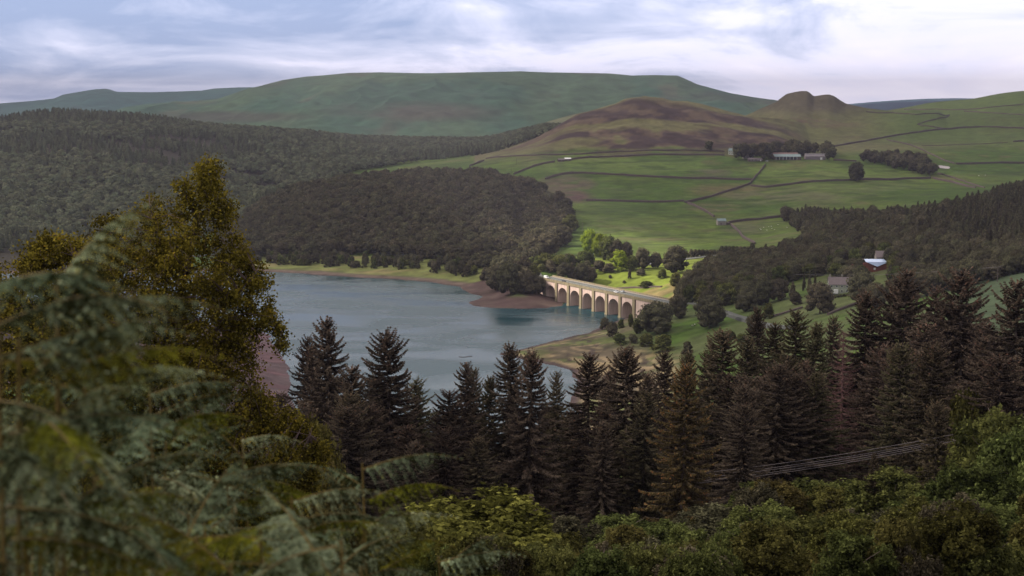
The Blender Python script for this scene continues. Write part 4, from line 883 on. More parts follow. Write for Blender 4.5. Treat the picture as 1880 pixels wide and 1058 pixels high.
def stuff(name, pts, H, W, refs, label, leaf=None):
    """one object: point mesh whose points carry trees through geometry nodes"""
    o = mk(name, pts, []if False else [np.zeros((0, 3), int)], None) if False else None
    me = bpy.data.meshes.new(name); me.vertices.add(len(pts)); me.vertices.foreach_set('co', np.asarray(pts, np.float32).ravel())
    a = me.attributes.new('sc', 'FLOAT_VECTOR', 'POINT'); a.data.foreach_set('vector', np.stack([W, W, H], 1).astype(np.float32).ravel())
    a = me.attributes.new('rt', 'FLOAT_VECTOR', 'POINT'); a.data.foreach_set('vector', np.stack([W * 0, W * 0, rng.uniform(0, 6.28, len(W))], 1).astype(np.float32).ravel())
    o = bpy.data.objects.new(name, me); C.objects.link(o)
    g = bpy.data.node_groups.new(name, 'GeometryNodeTree'); g.interface.new_socket('Geometry', in_out='INPUT', socket_type='NodeSocketGeometry'); g.interface.new_socket('Geometry', in_out='OUTPUT', socket_type='NodeSocketGeometry')
    gi = g.nodes.new('NodeGroupInput'); go = g.nodes.new('NodeGroupOutput'); ip = g.nodes.new('GeometryNodeInstanceOnPoints'); jn = g.nodes.new('GeometryNodeJoinGeometry')
    for r_ in refs:
        oi = g.nodes.new('GeometryNodeObjectInfo'); oi.inputs['Object'].default_value = r_; oi.inputs['As Instance'].default_value = True; oi.transform_space = 'ORIGINAL'; g.links.new(oi.outputs['Geometry'], jn.inputs[0])
    def na(n_):
        q = g.nodes.new('GeometryNodeInputNamedAttribute'); q.data_type = 'FLOAT_VECTOR'; q.inputs['Name'].default_value = n_; return q.outputs[0]
    g.links.new(gi.outputs[0], ip.inputs['Points']); g.links.new(jn.outputs[0], ip.inputs['Instance']); ip.inputs['Pick Instance'].default_value = True
    g.links.new(na('sc'), ip.inputs['Scale'])
    er = g.nodes.new('FunctionNodeEulerToRotation'); g.links.new(na('rt'), er.inputs[0]); g.links.new(er.outputs[0], ip.inputs['Rotation'])
    g.links.new(ip.outputs[0], go.inputs[0]); md = o.modifiers.new('trees', 'NODES'); md.node_group = g
    return tag(o, label, 'wood', kind='stuff')

# ---- the wood on the spur: nearest rows one by one, the mass behind as one wood
g_ = region([(395, 482), (402, 445), (425, 425), (450, 402), (490, 376), (540, 356), (600, 342), (660, 333), (750, 326), (850, 326), (905, 327), (930, 336), (965, 348), (1000, 362), (1038, 392), (1046, 438), (1025, 452), (1000, 470), (975, 490), (940, 503), (890, 497), (840, 486), (780, 478), (700, 470), (600, 470), (500, 472)], 9.2)
ty = g_[:, 1]; order = np.argsort(ty); keepn = order[:70]
H_ = rng.uniform(10, 15.5, len(g_)); W_ = rng.uniform(10.5, 15.5, len(g_))
rowfront = []
for k in keepn:
    big = ty[k] < 1330
    rowfront.append(place(wood_me[k % 5], 'broadleaf_tree', g_[k], H_[k] * .8, W_[k] * .8, 'dark tree at the foot of the wood ' + ('just above the road behind the headland' if g_[k][0] / g_[k][1] > .005 else 'left of the headland above the far shore' if g_[k][0] / g_[k][1] > -.025 else 'along the middle of the far lake shore' if g_[k][0] / g_[k][1] > -.09 else 'at the left end of the far lake shore'), 'broadleaf tree', 'trees at the foot of the spur wood'))
rest = order[70:]
stuff('spur_wood', g_[rest], H_[rest], W_[rest], rowfront[:5], 'dense dark broadleaf wood covering the spur above the far lake shore')
# small trees made from bush meshes between the shore strip and the wood
q_ = region([(440, 482), (520, 487), (640, 492), (760, 498), (840, 506), (890, 516), (905, 508), (860, 490), (780, 482), (640, 474), (500, 470), (440, 470)], 5.2)
for k in rng.permutation(len(q_))[:150]: place((bushw_me + [bush_me[0]] + bushw_me)[k % 5], 'bush', q_[k], rng.uniform(5, 11), rng.uniform(6, 10), 'small dark tree in the belt above the pale shore strip, ' + ('headland end' if q_[k][0] > -60 else 'middle part' if q_[k][0] > -190 else 'left end'), 'bush', 'small trees above the far shore')
# ---- forest on the far left hillside
XL, YL = np.meshgrid(np.arange(-1800, 420, 11.5), np.arange(1430, 3520, 11.5), indexing='ij'); XL = XL + rng.uniform(-4.5, 4.5, XL.shape); YL = YL + rng.uniform(-4.5, 4.5, YL.shape)
XL, YL = XL.ravel(), YL.ravel(); pxl = 940 + XL / YL * FPX
crest = np.interp(pxl, [-600, 100, 400, 640, 900, 1100], [2800, 2900, 3000, 3300, 3500, 3500]) + 60
k = (pxl > -420) & (pxl < 1040) & (YL < crest) & (YL > np.interp(pxl, [-600, 300, 420, 640, 800, 1100], [1440, 1440, 1700, 2350, 2520, 2600])) & (sdf(lake, XL, YL) > np.where(pxl < 340, 14, 45))
clear = (fbm(XL, YL, 260, 4, 12.1) > .63) & (fbm(XL, YL, 60, 3, 2.1) > .5); k &= ~clear
XL, YL = XL[k], YL[k]; PL = np.stack([XL, YL, gz(XL, YL)], 1); con = fbm(XL, YL, 220, 4, 5.5) > .56
pxl = 940 + XL / YL * FPX
tp_ = toPix((PL[:, 0], PL[:, 1], PL[:, 2])); con |= (tp_[1] < 232) & (fbm(XL, YL, 120, 3, 1.) > .35)
nb_ = np.argsort(YL)[:16]; refb = []; refc = []
for i, kk in enumerate(nb_):
    isc = i % 2 == 0; me = (fcon_me if isc else far_me)[i % 3 if isc else (i // 2) % 3]
    o = place(me, 'conifer' if isc else 'broadleaf_tree', PL[kk], rng.uniform(13, 18), rng.uniform(7, 9) if isc else rng.uniform(10, 13),
              ('dark conifer' if isc else 'dull green rounded tree') + ' on the valley floor at the foot of the far left forest', 'conifer' if isc else 'broadleaf tree', 'trees at the foot of the far left forest'); (refc if isc else refb).append(o)
m_ = np.ones(len(PL), bool); m_[nb_] = False
kb = m_ & ~con; kc = m_ & con
hb = rng.uniform(10, 15, kb.sum()); stuff('hillside_wood', PL[kb], hb, rng.uniform(11, 16, kb.sum()), [refb[0], refb[1], refb[2]], 'dull green broadleaf forest spread over the far left hillside')
hc = rng.uniform(11, 17, kc.sum()); stuff('hillside_conifers', PL[kc], hc, rng.uniform(8, 12, kc.sum()), [refc[0], refc[1], refc[2]], 'dark conifer plantation blocks on the far left hillside')

# ---- woods on the right above the houses
g_ = region([(1438, 402), (1480, 398), (1530, 402), (1600, 404), (1660, 402), (1720, 396), (1770, 386), (1815, 374), (1870, 358), (1960, 352), (1990, 420), (1960, 505), (1860, 505), (1800, 530), (1740, 535), (1690, 525), (1640, 520), (1590, 518), (1555, 514), (1500, 508), (1440, 520), (1400, 545), (1350, 560), (1300, 562), (1262, 556), (1248, 545), (1262, 520), (1290, 503), (1330, 492), (1390, 482), (1440, 470), (1480, 455), (1500, 445), (1470, 425)], 8.6, 760)
pp = np.array(toPix((g_[:, 0], g_[:, 1], g_[:, 2]))).T
bad = ((abs(pp[:, 0] - 1607) < 24) & (pp[:, 1] > 496)) | ((abs(pp[:, 0] - 1600) < 30) & (pp[:, 1] > 488) & (pp[:, 1] < 501)) | ((abs(pp[:, 0] - 1545) < 26) & (pp[:, 1] > 531)); g_ = g_[~bad]; pp = pp[~bad]
isc = (pp[:, 1] < 440) & (rng.random(len(g_)) < .6) | (rng.random(len(g_)) < .12) | ((pp[:, 0] > 1760) & (pp[:, 1] < 470))
Hh = np.where(isc, rng.uniform(11, 17, len(g_)), rng.uniform(10, 16, len(g_))); Ww = np.where(isc, rng.uniform(7.5, 11, len(g_)), rng.uniform(9.5, 14, len(g_)))
Hh *= np.where((pp[:, 1] > 505) & (pp[:, 0] > 1500), .7, 1)
order = np.argsort(g_[:, 1] + 300.0 * (pp[:, 0] > 1650)); cb = cc = 0; restc = []; restb = []; rc_ = []; rb_ = []
for k in order:
    if isc[k]:
        if cc < 150: rc_.append(place(con_me[k % 4], 'conifer', g_[k], Hh[k], Ww[k], 'dark conifer in the wood ' + ('left of the white inn' if pp[k, 0] < 1530 else 'behind the brick house' if pp[k, 0] < 1680 else 'above the power poles on the right'), 'conifer', 'conifers in the right hand wood')); cc += 1
        else: restc.append(k)
    else:
        if cb < 85: rb_.append(place((bigw_me[k % 4] if k % 3 else grn_me[k % 3]), 'broadleaf_tree', g_[k], Hh[k], Ww[k], 'dark rounded tree in the wood ' + ('between the viaduct and the paddocks' if pp[k, 0] < 1420 else 'just left of the white inn' if pp[k, 0] < 1530 else 'between the inn and the brick house' if pp[k, 0] < 1640 else 'right of the brick house'), 'broadleaf tree', 'broadleaf trees in the right hand wood')); cb += 1
        else: restb.append(k)
stuff('slope_conifers', g_[restc], Hh[restc], Ww[restc], rc_[:4], 'dark conifer plantation along the top of the right hand wood')
stuff('slope_wood', g_[restb], Hh[restb], Ww[restb], [o for o in rb_ if o.data in bigw_me][:3], 'dark broadleaf wood behind the houses on the right')

# ---- farm trees and the square copse
g_ = region([(1348, 286), (1372, 284), (1420, 283), (1470, 284), (1529, 288), (1531, 291), (1515, 291), (1512, 285.5), (1478, 285.5), (1470, 289), (1418, 289), (1412, 294), (1402, 294), (1395, 288), (1352, 288.5)], 13, 1900)
g2 = region([(1405, 280), (1440, 278), (1520, 279), (1531, 288), (1420, 285), (1370, 285)], 15, 1900)
for p in np.vstack([g_, g2]): place(wood_me[random.randrange(5)], 'broadleaf_tree', p, rng.uniform(14, 21), rng.uniform(12, 16), 'dark tree in the clump sheltering the farm buildings', 'broadleaf tree', 'trees around the farm')
for px, py, h in ((1355, 293, 30), (1367, 294, 32), (1383, 292, 30), (1398, 295, 34), (1410, 294, 33), (1523, 295, 24)):
    p = hit(px, py, 1900); H = h * p[1] / FPX; place(wood_me[px % 5], 'broadleaf_tree', p, H, H * .85, 'dark tree in the clump sheltering the farm buildings', 'broadleaf tree', 'trees around the farm')
g_ = region([(1574, 296), (1600, 293), (1650, 294), (1700, 300), (1712, 312), (1720, 326), (1700, 326), (1660, 316), (1610, 305)], 14, 1850)
for p in g_: place(wood_me[random.randrange(5)], 'broadleaf_tree', p, rng.uniform(14, 19), rng.uniform(12, 16), 'dark tree in the copse between the farm and the pond', 'broadleaf tree', 'trees of the square copse')
def single(px, py, hpx, wpx, me, label, cat='broadleaf tree', name='broadleaf_tree', y0=1150, group=None):
    p = hit(px, py, y0)
    if p is None: return
    s = p[1] / FPX; return place(me, name, p, hpx * s, wpx * s * 1.05, label, cat, group)
single(1302, 278, 20, 18, wood_me[0], 'small lone round tree left of the farm on the brown slope')
single(1572, 333, 37, 31, bigw_me[0], 'lone dark tree standing on the field wall below the square copse')
# ---- trees and bushes about the viaduct
TR = [
 (1082, 468, 50, 32, lush_me[0], 'bright yellow green sunlit tree, leftmost of the clump at the field edge'),
 (1100, 472, 46, 32, lush_me[1], 'pale sunlit tree second from the left in the clump at the field edge'),
 (1117, 478, 48, 36, grn_me[0], 'green tree in the middle of the clump at the field edge'),
 (1133, 480, 42, 28, bigw_me[1], 'dark tree right of the middle of the clump at the field edge'),
 (1150, 480, 38, 26, bigw_me[2], 'dark tree at the right end of the clump at the field edge'),
 (1074, 490, 32, 36, grn_me[1], 'rounded sunlit tree in front of the small bright meadow'),
 (1138, 497, 40, 38, lush_me[2], 'rounded sunlit green tree beside the road beyond the viaduct'),
 (1160, 497, 30, 24, grn_me[2], 'green tree just right of the rounded sunlit one beside the road'),
 (1179, 493, 40, 36, bigw_me[3], 'dark tree left of the big round tree by the road'),
 (1204, 492, 30, 26, bigw_me[0], 'small dark tree touching the big round tree by the road'),
 (1240, 501, 52, 50, bigw_me[1], 'big round tree standing alone at the edge of the bright meadow'),
 (1002, 492, 30, 30, grn_me[0], 'green tree at the wood edge above the left viaduct end'),
 (1028, 497, 32, 34, grn_me[1], 'light green tree above the left end of the viaduct'),
 (1035, 512, 32, 30, bigw_me[2], 'dark tree beside the deck at the second arch'),
 (1050, 516, 36, 26, con_me[0], 'dark conifer beside the deck at the third arch'),
 (1068, 517, 36, 34, bigw_me[3], 'dark rounded tree beside the deck at the fourth arch'),
 (1084, 518, 30, 26, bigw_me[0], 'low dark tree at the right end of the row beside the deck'),
 (1100, 497, 20, 30, bushw_me[0], 'low dark bush on the meadow bank beyond the deck'), (1118, 500, 18, 28, bushw_me[1], 'low dark bush in the middle of the meadow bank'),
 (912, 534, 52, 44, bigw_me[1], 'dark tree at the left edge of the wooded headland'), (938, 540, 62, 56, bigw_me[2], 'tallest dark tree on the wooded headland beside the lake'),
 (962, 541, 50, 46, bigw_me[3], 'dark tree right of the tallest one on the wooded headland'), (985, 540, 36, 40, bigw_me[0], 'low dark tree at the right edge of the wooded headland'),
 (925, 515, 50, 50, bigw_me[0], 'dark tree behind the tallest one on the wooded headland'), (955, 518, 44, 50, bigw_me[1], 'dark tree behind the right part of the wooded headland'), (978, 520, 36, 36, grn_me[2], 'green tree behind the wooded headland near the road'),
 (1187, 527, 12, 34, bush_me[0], 'low spreading green bush in the striped meadow'), (1156, 512, 18, 9, bushw_me[0], 'small dark upright bush in the striped meadow'),
 (1177, 506, 14, 22, bushw_me[1], 'low dark bush at the upper right of the striped meadow'), (1216, 511, 18, 24, bush_me[1], 'green bush under the big round tree'), (1241, 515, 16, 24, bush_me[2], 'green bush right of the striped meadow'), (1240, 527, 26, 26, bush_me[0], 'green bush at the right corner of the striped meadow'),
 (1120, 511, 7, 9, bushw_me[0], 'tiny dark bush at the left of the striped meadow'), (1146, 520, 6, 8, bushw_me[1], 'tiny dark bush in the lower striped meadow')]
for a, b, h, w_, me, lb in TR:
    bsh = me in bush_me or me in bushw_me; single(a, b, h, w_, me, lb, 'bush' if bsh else 'conifer' if me in con_me else 'broadleaf tree', 'bush' if bsh else 'conifer' if me in con_me else 'broadleaf_tree')
TR2 = [
 (1206, 614, 64, 72, bigw_me[2], 'large dark round tree hiding the right end of the viaduct'), (1245, 585, 48, 38, bigw_me[3], 'dark tree right of the one hiding the viaduct end'), (1188, 572, 22, 16, con_me[1], 'small dark conifer poking up in front of the viaduct parapet'),
 (1302, 601, 64, 62, bigw_me[0], 'large round dark tree standing in the bottom meadow'), (1384, 618, 44, 34, bigw_me[1], 'dark tree beside the paddock track'),
 (1505, 576, 62, 58, bigw_me[2], 'dark tree hiding the left side of the white inn'), (1582, 556, 62, 56, bigw_me[3], 'spreading dark tree hiding the right side of the white inn'), (1608, 566, 50, 48, bigw_me[0], 'dark tree right of the spreading tree by the white inn'),
 (1400, 560, 50, 44, bigw_me[1], 'dark tree at the left edge of the paddocks'), (1430, 552, 44, 40, bigw_me[2], 'dark tree above the left paddock'), (1370, 572, 50, 44, bigw_me[3], 'dark tree over the lane left of the paddocks'),
 (1332, 560, 44, 40, grn_me[0], 'olive tree above the lane junction'), (1455, 548, 34, 22, con_me[2], 'narrow conifer left of the white inn'), (1476, 534, 40, 10, con_me[0], 'slim green cypress, left one of the row beside the inn'), (1486, 533, 38, 10, con_me[1], 'slim green cypress, middle one of the row beside the inn'), (1496, 533, 36, 10, con_me[3], 'slim green cypress, right one of the row beside the inn'),
 (1110, 605, 24, 22, bushw_me[0], 'dark bush at the water edge left of the peninsula trees'), (1124, 620, 32, 30, bushw_me[1], 'dark bush below the water edge on the peninsula'), (1140, 603, 18, 16, bush_me[0], 'small green bush under the last arches'),
 (1158, 600, 26, 12, grn_me[1], 'slender young tree in front of the last pier'), (1137, 632, 22, 34, bush_me[1], 'low rounded bush in the middle of the peninsula'), (1162, 630, 18, 24, bushw_me[0], 'dark low bush right of the rounded one on the peninsula'),
 (1187, 636, 26, 36, bush_me[2], 'green bush below the large dark round tree, left one'), (1217, 644, 32, 50, bush_me[0], 'broad green bush below the large dark round tree'), (1172, 612, 30, 24, grn_me[2], 'small green tree left of the large dark round tree'),
 (1262, 650, 26, 24, bushw_me[1], 'dark bush at the edge of the bottom meadow'), (1340, 625, 20, 34, bush_me[1], 'low green hedge bush by the paddock track, left one'), (1362, 632, 22, 30, bush_me[2], 'low green hedge bush by the paddock track, right one'),
 (1410, 585, 30, 26, bush_me[0], 'green bush left of the paddock wall'), (1460, 560, 26, 30, bushw_me[0], 'dark bush between the paddocks'), (1640, 560, 50, 44, bigw_me[1], 'dark tree right of the inn trees'), (1670, 556, 46, 44, bigw_me[2], 'dark tree at the foot of the right hand wood'),
 (1700, 552, 48, 46, bigw_me[3], 'dark tree above the spruces at the foot of the right hand wood'), (1740, 546, 50, 46, bigw_me[0], 'domed dark tree at the right end of the wood edge'), (1780, 535, 54, 50, bigw_me[1], 'domed dark tree left of the power poles')]
for a, b, h, w_, me, lb in TR2:
    bsh = me in bush_me or me in bushw_me; single(a, b, h, w_, me, lb, 'bush' if bsh else 'conifer' if me in con_me else 'broadleaf tree', 'bush' if bsh else 'conifer' if me in con_me else 'broadleaf_tree', 760)
# trees at the edge of the spur wood and hedge along the far road
for i, (a, b, h, w_) in enumerate(((955, 352, 30, 34), (972, 357, 34, 36), (990, 362, 30, 34), (1026, 385, 36, 28), (1040, 388, 26, 24), (1010, 380, 28, 28), (1048, 428, 36, 34), (1030, 452, 40, 44), (1008, 468, 44, 46), (1042, 410, 32, 32))):
    single(a, b, h, w_, (bigw_me + grn_me)[i % 7 if i > 5 else i % 4], 'rounded tree standing at the right margin of the spur wood', y0=1250, group='trees at the right margin of the spur wood')
for i, px in enumerate(range(1262, 1385, 7)): single(px, 474 - (px - 1262) * .11, 10 + (i * 7) % 8, 13, bushw_me[i % 2], 'dark hedge bush along the road below the large field', 'bush', 'bush', 1200, 'hedge bushes along the far road')
for i, px in enumerate(range(1526, 1572, 6)): single(px, 548 - (px - 1526) * .14, 6, 9, bushw_me[i % 2], 'clipped dark hedge bush in front of the white inn', 'bush', 'bush', 760, 'hedge in front of the inn')
for i in range(26): single(rng.uniform(905, 1090), rng.uniform(483, 502), rng.uniform(14, 26), rng.uniform(18, 28), (bush_me + bushw_me)[i % 5], 'mixed bush between the far road and the viaduct', 'bush', 'bush', 1150, 'bushes beyond the viaduct')


# ================================================================ near spruces
def spruce(seed, H, Rb, leafm, density=1.0, dead=False, droop=.28):
    """returns (trunk mesh, crown mesh): whorls of drooping boughs set with hanging twigs"""
    rg = np.random.default_rng(seed); m = MB()
    m.tube([(0, 0, -1.0), (0, 0, H * .3), (0, 0, H * .7), (0, 0, H * .985)], [H * .016, H * .012, H * .006, .015], 8)
    tr = m.build('trunk', M['bark'] if not dead else M['deadbark'], raw=True)
    bm_ = MB(); Cc = []; Nn_ = []; Aa = []; Sz = []; Tt = []
    z = H * .06; 
    while z < H * .985:
        f = z / H; L0 = Rb * (1 - f) ** .61 * (1.0 if f > .12 else .75) + .10
        nb = max(4, int(rg.integers(5, 8))); a0 = rg.uniform(0, 6.28)
        for b in range(nb):
            a = a0 + b * 2 * math.pi / nb + rg.uniform(-.25, .25); tb = rg.uniform(-.32, .30); Lb = L0 * rg.uniform(.55, 1.25) * (1 + .25 * math.sin(a * 2 + seed))
            zz_ = z + rg.uniform(-.25, .25)
            up_ = .55 * smooth(.72, 1.0, f) - droop * (1 - f) * 1.1
            k = max(3, int(Lb / .17 * density)); s = np.linspace(.08, 1, k)
            rr = Lb * s; hh = zz_ + Lb * (up_ * s - .30 * (1 - f) * s ** 2 + .26 * s ** 3.2)
            dirv = np.array([math.cos(a), math.sin(a), 0]); tanv = np.array([-math.sin(a), math.cos(a), 0])
            pts = dirv[None] * rr[:, None] + np.array([0, 0, 1])[None] * hh[:, None] + tanv[None] * (rg.normal() * .06 * Lb * s ** 2)[:, None]
            if Lb > .5: bm_.tube([pts[0] * [.1, .1, 1], pts[k // 2], pts[-1]], [.035 + .006 * Lb, .02, .008], 4)
            tw = (.26 + .30 * np.sin(np.pi * np.clip(s, 0, 1)) * min(1, Lb / 2.2)) * (1 if not dead else .8)
            for sd in (-1, 1):
                for rep in range(3 if not dead else 1):
                    L_ = tw * rg.uniform(.6, 1.25, k) * (.55 + .45 * (1 - f) + .1)
                    ax = tanv[None] * sd * rg.uniform(.5, 1, k)[:, None] + dirv[None] * rg.uniform(.3, .9, k)[:, None] + np.array([0, 0, 1])[None] * (-rg.uniform(.0, 1.3, k) * (1 - .75 * smooth(.8, 1, f)) * (1 if not dead else .6))[:, None]
                    ax /= np.linalg.norm(ax, axis=1)[:, None]
                    Cc.append(pts + ax * L_[:, None] * .5); Aa.append(ax); Sz.append(L_ * .62); nn_ = rg.normal(size=(k, 3)) + np.array([0, 0, .8]); Nn_.append(nn_)
                    Tt.append(np.clip(.02 + .62 * s ** 1.3 + tb + rg.uniform(-.18, .25, k), 0, 1) + (rg.random(k) < (.03 + (.30 if leafm is M['sprucerust'] else 0) * s ** 2 + .30 * smooth(.75, 1, f))) * .7)  # tint darkens toward the trunk, painting shade between the boughs
            # the bough's own line of needles
            ax = np.gradient(pts, axis=0); ax /= np.linalg.norm(ax, axis=1)[:, None] + 1e-9
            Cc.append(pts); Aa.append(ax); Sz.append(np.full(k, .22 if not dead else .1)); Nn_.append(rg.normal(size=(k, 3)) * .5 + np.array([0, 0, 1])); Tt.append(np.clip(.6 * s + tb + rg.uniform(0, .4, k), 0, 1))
        z += (.34 + .52 * (1 - f)) * (H / 24) / (density ** .5)
    k = 14; zt = np.linspace(H * .93, H * 1.0, k); ax = np.stack([rg.normal(size=k) * .5, rg.normal(size=k) * .5, np.ones(k)], 1); ax /= np.linalg.norm(ax, axis=1)[:, None]
    Cc.append(np.stack([zt * 0, zt * 0, zt], 1)); Aa.append(ax); Sz.append(np.full(k, .18)); Nn_.append(rg.normal(size=(k, 3))); Tt.append(np.full(k, 1.3))
    Cn, A, S, Nv, T = np.concatenate(Cc), np.concatenate(Aa), np.concatenate(Sz), np.concatenate(Nn_), np.concatenate(Tt)
    B = np.cross(Nv, A); B /= np.linalg.norm(B, axis=1)[:, None] + 1e-9; wd = (.10 if not dead else .022)
    a_ = A * S[:, None]; b_ = B * (wd * (.7 + .6 * rg.random(len(S))))[:, None]
    V = np.stack([Cn - a_, Cn - .2 * a_ - b_, Cn + a_, Cn - .2 * a_ + b_], 1).reshape(-1, 3); F = np.arange(len(V)).reshape(-1, 4)
    bv = np.concatenate(bm_.v); bf = np.array(bm_.f[4])
    cr = mk('crown', np.concatenate([V, bv]), np.concatenate([F, bf + len(V)]), [leafm, M['bark'] if not dead else M['deadbark']], None, False,
            np.concatenate([np.zeros(len(F)), np.ones(len(bf))]), np.concatenate([T, np.zeros(len(bf))]), raw=True)
    return tr, cr
M['deadbark'] = mat('dead_bark', (0.20, 0.11, 0.105), .95, (3.0, (0.13, 0.075, 0.075)))
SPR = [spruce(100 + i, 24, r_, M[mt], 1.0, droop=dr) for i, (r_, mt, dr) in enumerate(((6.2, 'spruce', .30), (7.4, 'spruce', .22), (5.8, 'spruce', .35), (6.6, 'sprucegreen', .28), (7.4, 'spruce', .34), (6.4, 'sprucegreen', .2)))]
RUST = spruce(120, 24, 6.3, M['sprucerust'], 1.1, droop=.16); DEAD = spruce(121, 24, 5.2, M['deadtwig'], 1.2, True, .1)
def put_spruce(pr, px, top, Y, label, group=None, wide=1.0, name='spruce', hmin=7, cat='spruce tree'):
    t = P(px, top, Y); z = float(gz(t[0], Y)); H = max(hmin, t[2] - z + .3)
    if t[2] - z < hmin: z = t[2] - hmin
    e = empty(name, (t[0], Y, z), random.uniform(0, 6.28)); tag(e, label, cat, group); wide *= random.uniform(.88, 1.18)
    e.rotation_euler = (R(random.uniform(-1.6, 1.6)), R(random.uniform(-1.6, 1.6)), e.rotation_euler[2])
    s = H / 24; e.scale = (s * wide, s * wide, s); addobj('trunk', pr[0], e); addobj('crown', pr[1], e); return e
SP = [
 (602, 592, 150, 0, 1.0, 'dark spruce with a tall pointed top in front of the lake, highest at the left'), (560, 624, 168, 2, .8, 'slim green spruce left of the highest left hand spruce'),
 (578, 640, 160, 2, .8, 'thin topped spruce just left of the highest left hand spruce'), (718, 614, 148, 1, 1.0, 'spruce with wide tufted arms standing clear against the lake'),
 (648, 680, 140, 4, 1.1, 'spruce with a long leaning bough between the two clear topped ones'), (690, 690, 158, 3, .9, 'low topped spruce left of the wide armed one'), (760, 702, 162, 5, .9, 'grey green spruce under the right arm of the wide armed one'),
 (850, 670, 152, 2, .9, 'left one of the three close spruce tips against the lake'), (872, 682, 160, 5, .8, 'middle one of the three close spruce tips against the lake'), (893, 696, 165, 3, .8, 'right one of the three close spruce tips against the lake'),
 (822, 722, 146, 4, 1.0, 'reddish topped spruce left of the three close tips'), (938, 638, 160, 0, .95, 'pointed spruce whose tip touches the peninsula end'), (968, 652, 150, 1, .95, 'rust tinged spruce right of the one at the peninsula end'),
 (1018, 688, 172, 5, .7, 'small bluish spruce tip below the little bay'), (1078, 657, 165, 0, 1.0, 'dark spruce in front of the tan shore, left one'), (1112, 682, 185, 2, .8, 'short spruce tip behind the tan shore pair'), (1152, 644, 155, 1, 1.0, 'tall dark rust tipped spruce in front of the tan shore'),
 (1192, 690, 170, 4, .9, 'spruce filling the gap right of the tall rust tipped one'), (1222, 650, 190, 2, .9, 'faded spruce top behind the rust brown one'), (1258, 648, 196, 3, .8, 'dark narrow spruce tip behind the rust brown one'),
 (1300, 640, 200, 5, .9, 'narrow spruce right of the rust brown one'), (1322, 610, 190, 3, 1.0, 'green brown spruce standing highest right of the rust brown one'), (1366, 625, 176, 5, 1.0, 'dense green spruce left of the broad dark group'),
 (1392, 570, 215, 0, .8, 'distant spruce tip beside the paddock track'), (1420, 598, 200, 3, 1.0, 'olive spruce in the centre right row'), (1455, 576, 190, 5, 1.05, 'bushy olive spruce below the white inn, left one'), (1492, 598, 186, 3, 1.0, 'bushy olive spruce below the white inn, right one'),
 (1530, 585, 200, 2, .8, 'slim spruce just left of the dead one'), (1598, 540, 185, 4, 1.0, 'tall brown spruce right of the dead one'), (1640, 525, 190, 1, 1.05, 'tall spruce under the foot of the right hand wood'),
 (1662, 500, 182, 0, 1.0, 'tall ragged spruce left of the highest right hand one'), (1712, 530, 190, 2, 1.0, 'spruce with a bare tip in the right group'), (1742, 560, 176, 4, 1.1, 'wide boughed spruce in the right group'),
 (1775, 503, 172, 1, 1.15, 'highest and broadest spruce of the right group'), (1815, 600, 165, 0, 1.0, 'spruce right below the highest right hand one'), (1872, 520, 150, 4, 1.05, 'spruce cut by the right edge of the picture'), (1850, 610, 172, 2, 1.0, 'spruce left of the one cut by the right edge'),
 (1725, 745, 108, 3, .85, 'small brown tipped spruce standing before the right group'), (1602, 832, 100, 5, .75, 'young pale green spruce under the wires'), (1345, 690, 166, 4, 1.0, 'dark spruce right behind the rust brown one'), (1440, 660, 152, 3, 1.1, 'dark green spruce above the left half of the wires'),
 (1500, 690, 150, 5, 1.1, 'dark green spruce above the middle of the wires'), (1620, 640, 155, 1, 1.1, 'brown spruce just right of the dead one'), (1690, 650, 150, 4, 1.1, 'heavy boughed spruce above the right end of the wires'), (1700, 600, 165, 0, 1.1, 'ragged spruce behind the heavy boughed one')]
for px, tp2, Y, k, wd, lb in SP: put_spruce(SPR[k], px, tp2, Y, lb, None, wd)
put_spruce(RUST, 1255, 672, 135, 'rust brown spruce with level tiers of boughs standing in front of the row', None, .92)
put_spruce(DEAD, 1551, 612, 160, 'dead spruce with bare pinkish twigs in the middle of the dark row', None, .85, 'dead_spruce')
skl = ([470, 540, 600, 650, 718, 780, 850, 900, 960, 1020, 1080, 1150, 1200, 1320, 1400, 1460, 1550, 1600, 1700, 1780, 1880, 2000], [800, 700, 690, 730, 720, 770, 740, 760, 710, 740, 730, 720, 730, 690, 680, 660, 690, 640, 620, 600, 640, 620])
grp = 'dark spruces filling the row'
def zone(px, Y):
    z_ = ('beside the left lakeside spruces', 'under the wide armed lakeside spruce', 'below the three close spruce tips', 'below the peninsula end', 'below the tan shore', 'left of the rust brown spruce', 'between the rust brown and dead ones', 'around the dead spruce', 'under the tall right hand spruces', 'at the right edge')[int(np.clip(np.searchsorted([640, 800, 910, 1030, 1150, 1255, 1480, 1620, 1820], px), 0, 9))]
    return ('shorter dark spruce in the front of the row ' if Y < 165 else 'dark spruce deep inside the row ') + z_
for i in range(104):
    px = 545 + (i * 61.8 % 1) * 0 + rng.uniform(0, 1) * 1430 if i > 24 else 520 + i * 60
    Y = rng.uniform(122, 225); tp2 = np.interp(px, *skl) + rng.uniform(-14, 55) + (175 - Y) * .45 * (Y < 175)
    if abs(px - 1255) < 75 and Y < 150: continue
    if abs(px - 1551) < 60 and Y < 165: continue
    put_spruce(SPR[int(rng.integers(6))], px, tp2, Y, zone(px, Y), grp, rng.uniform(.9, 1.15))

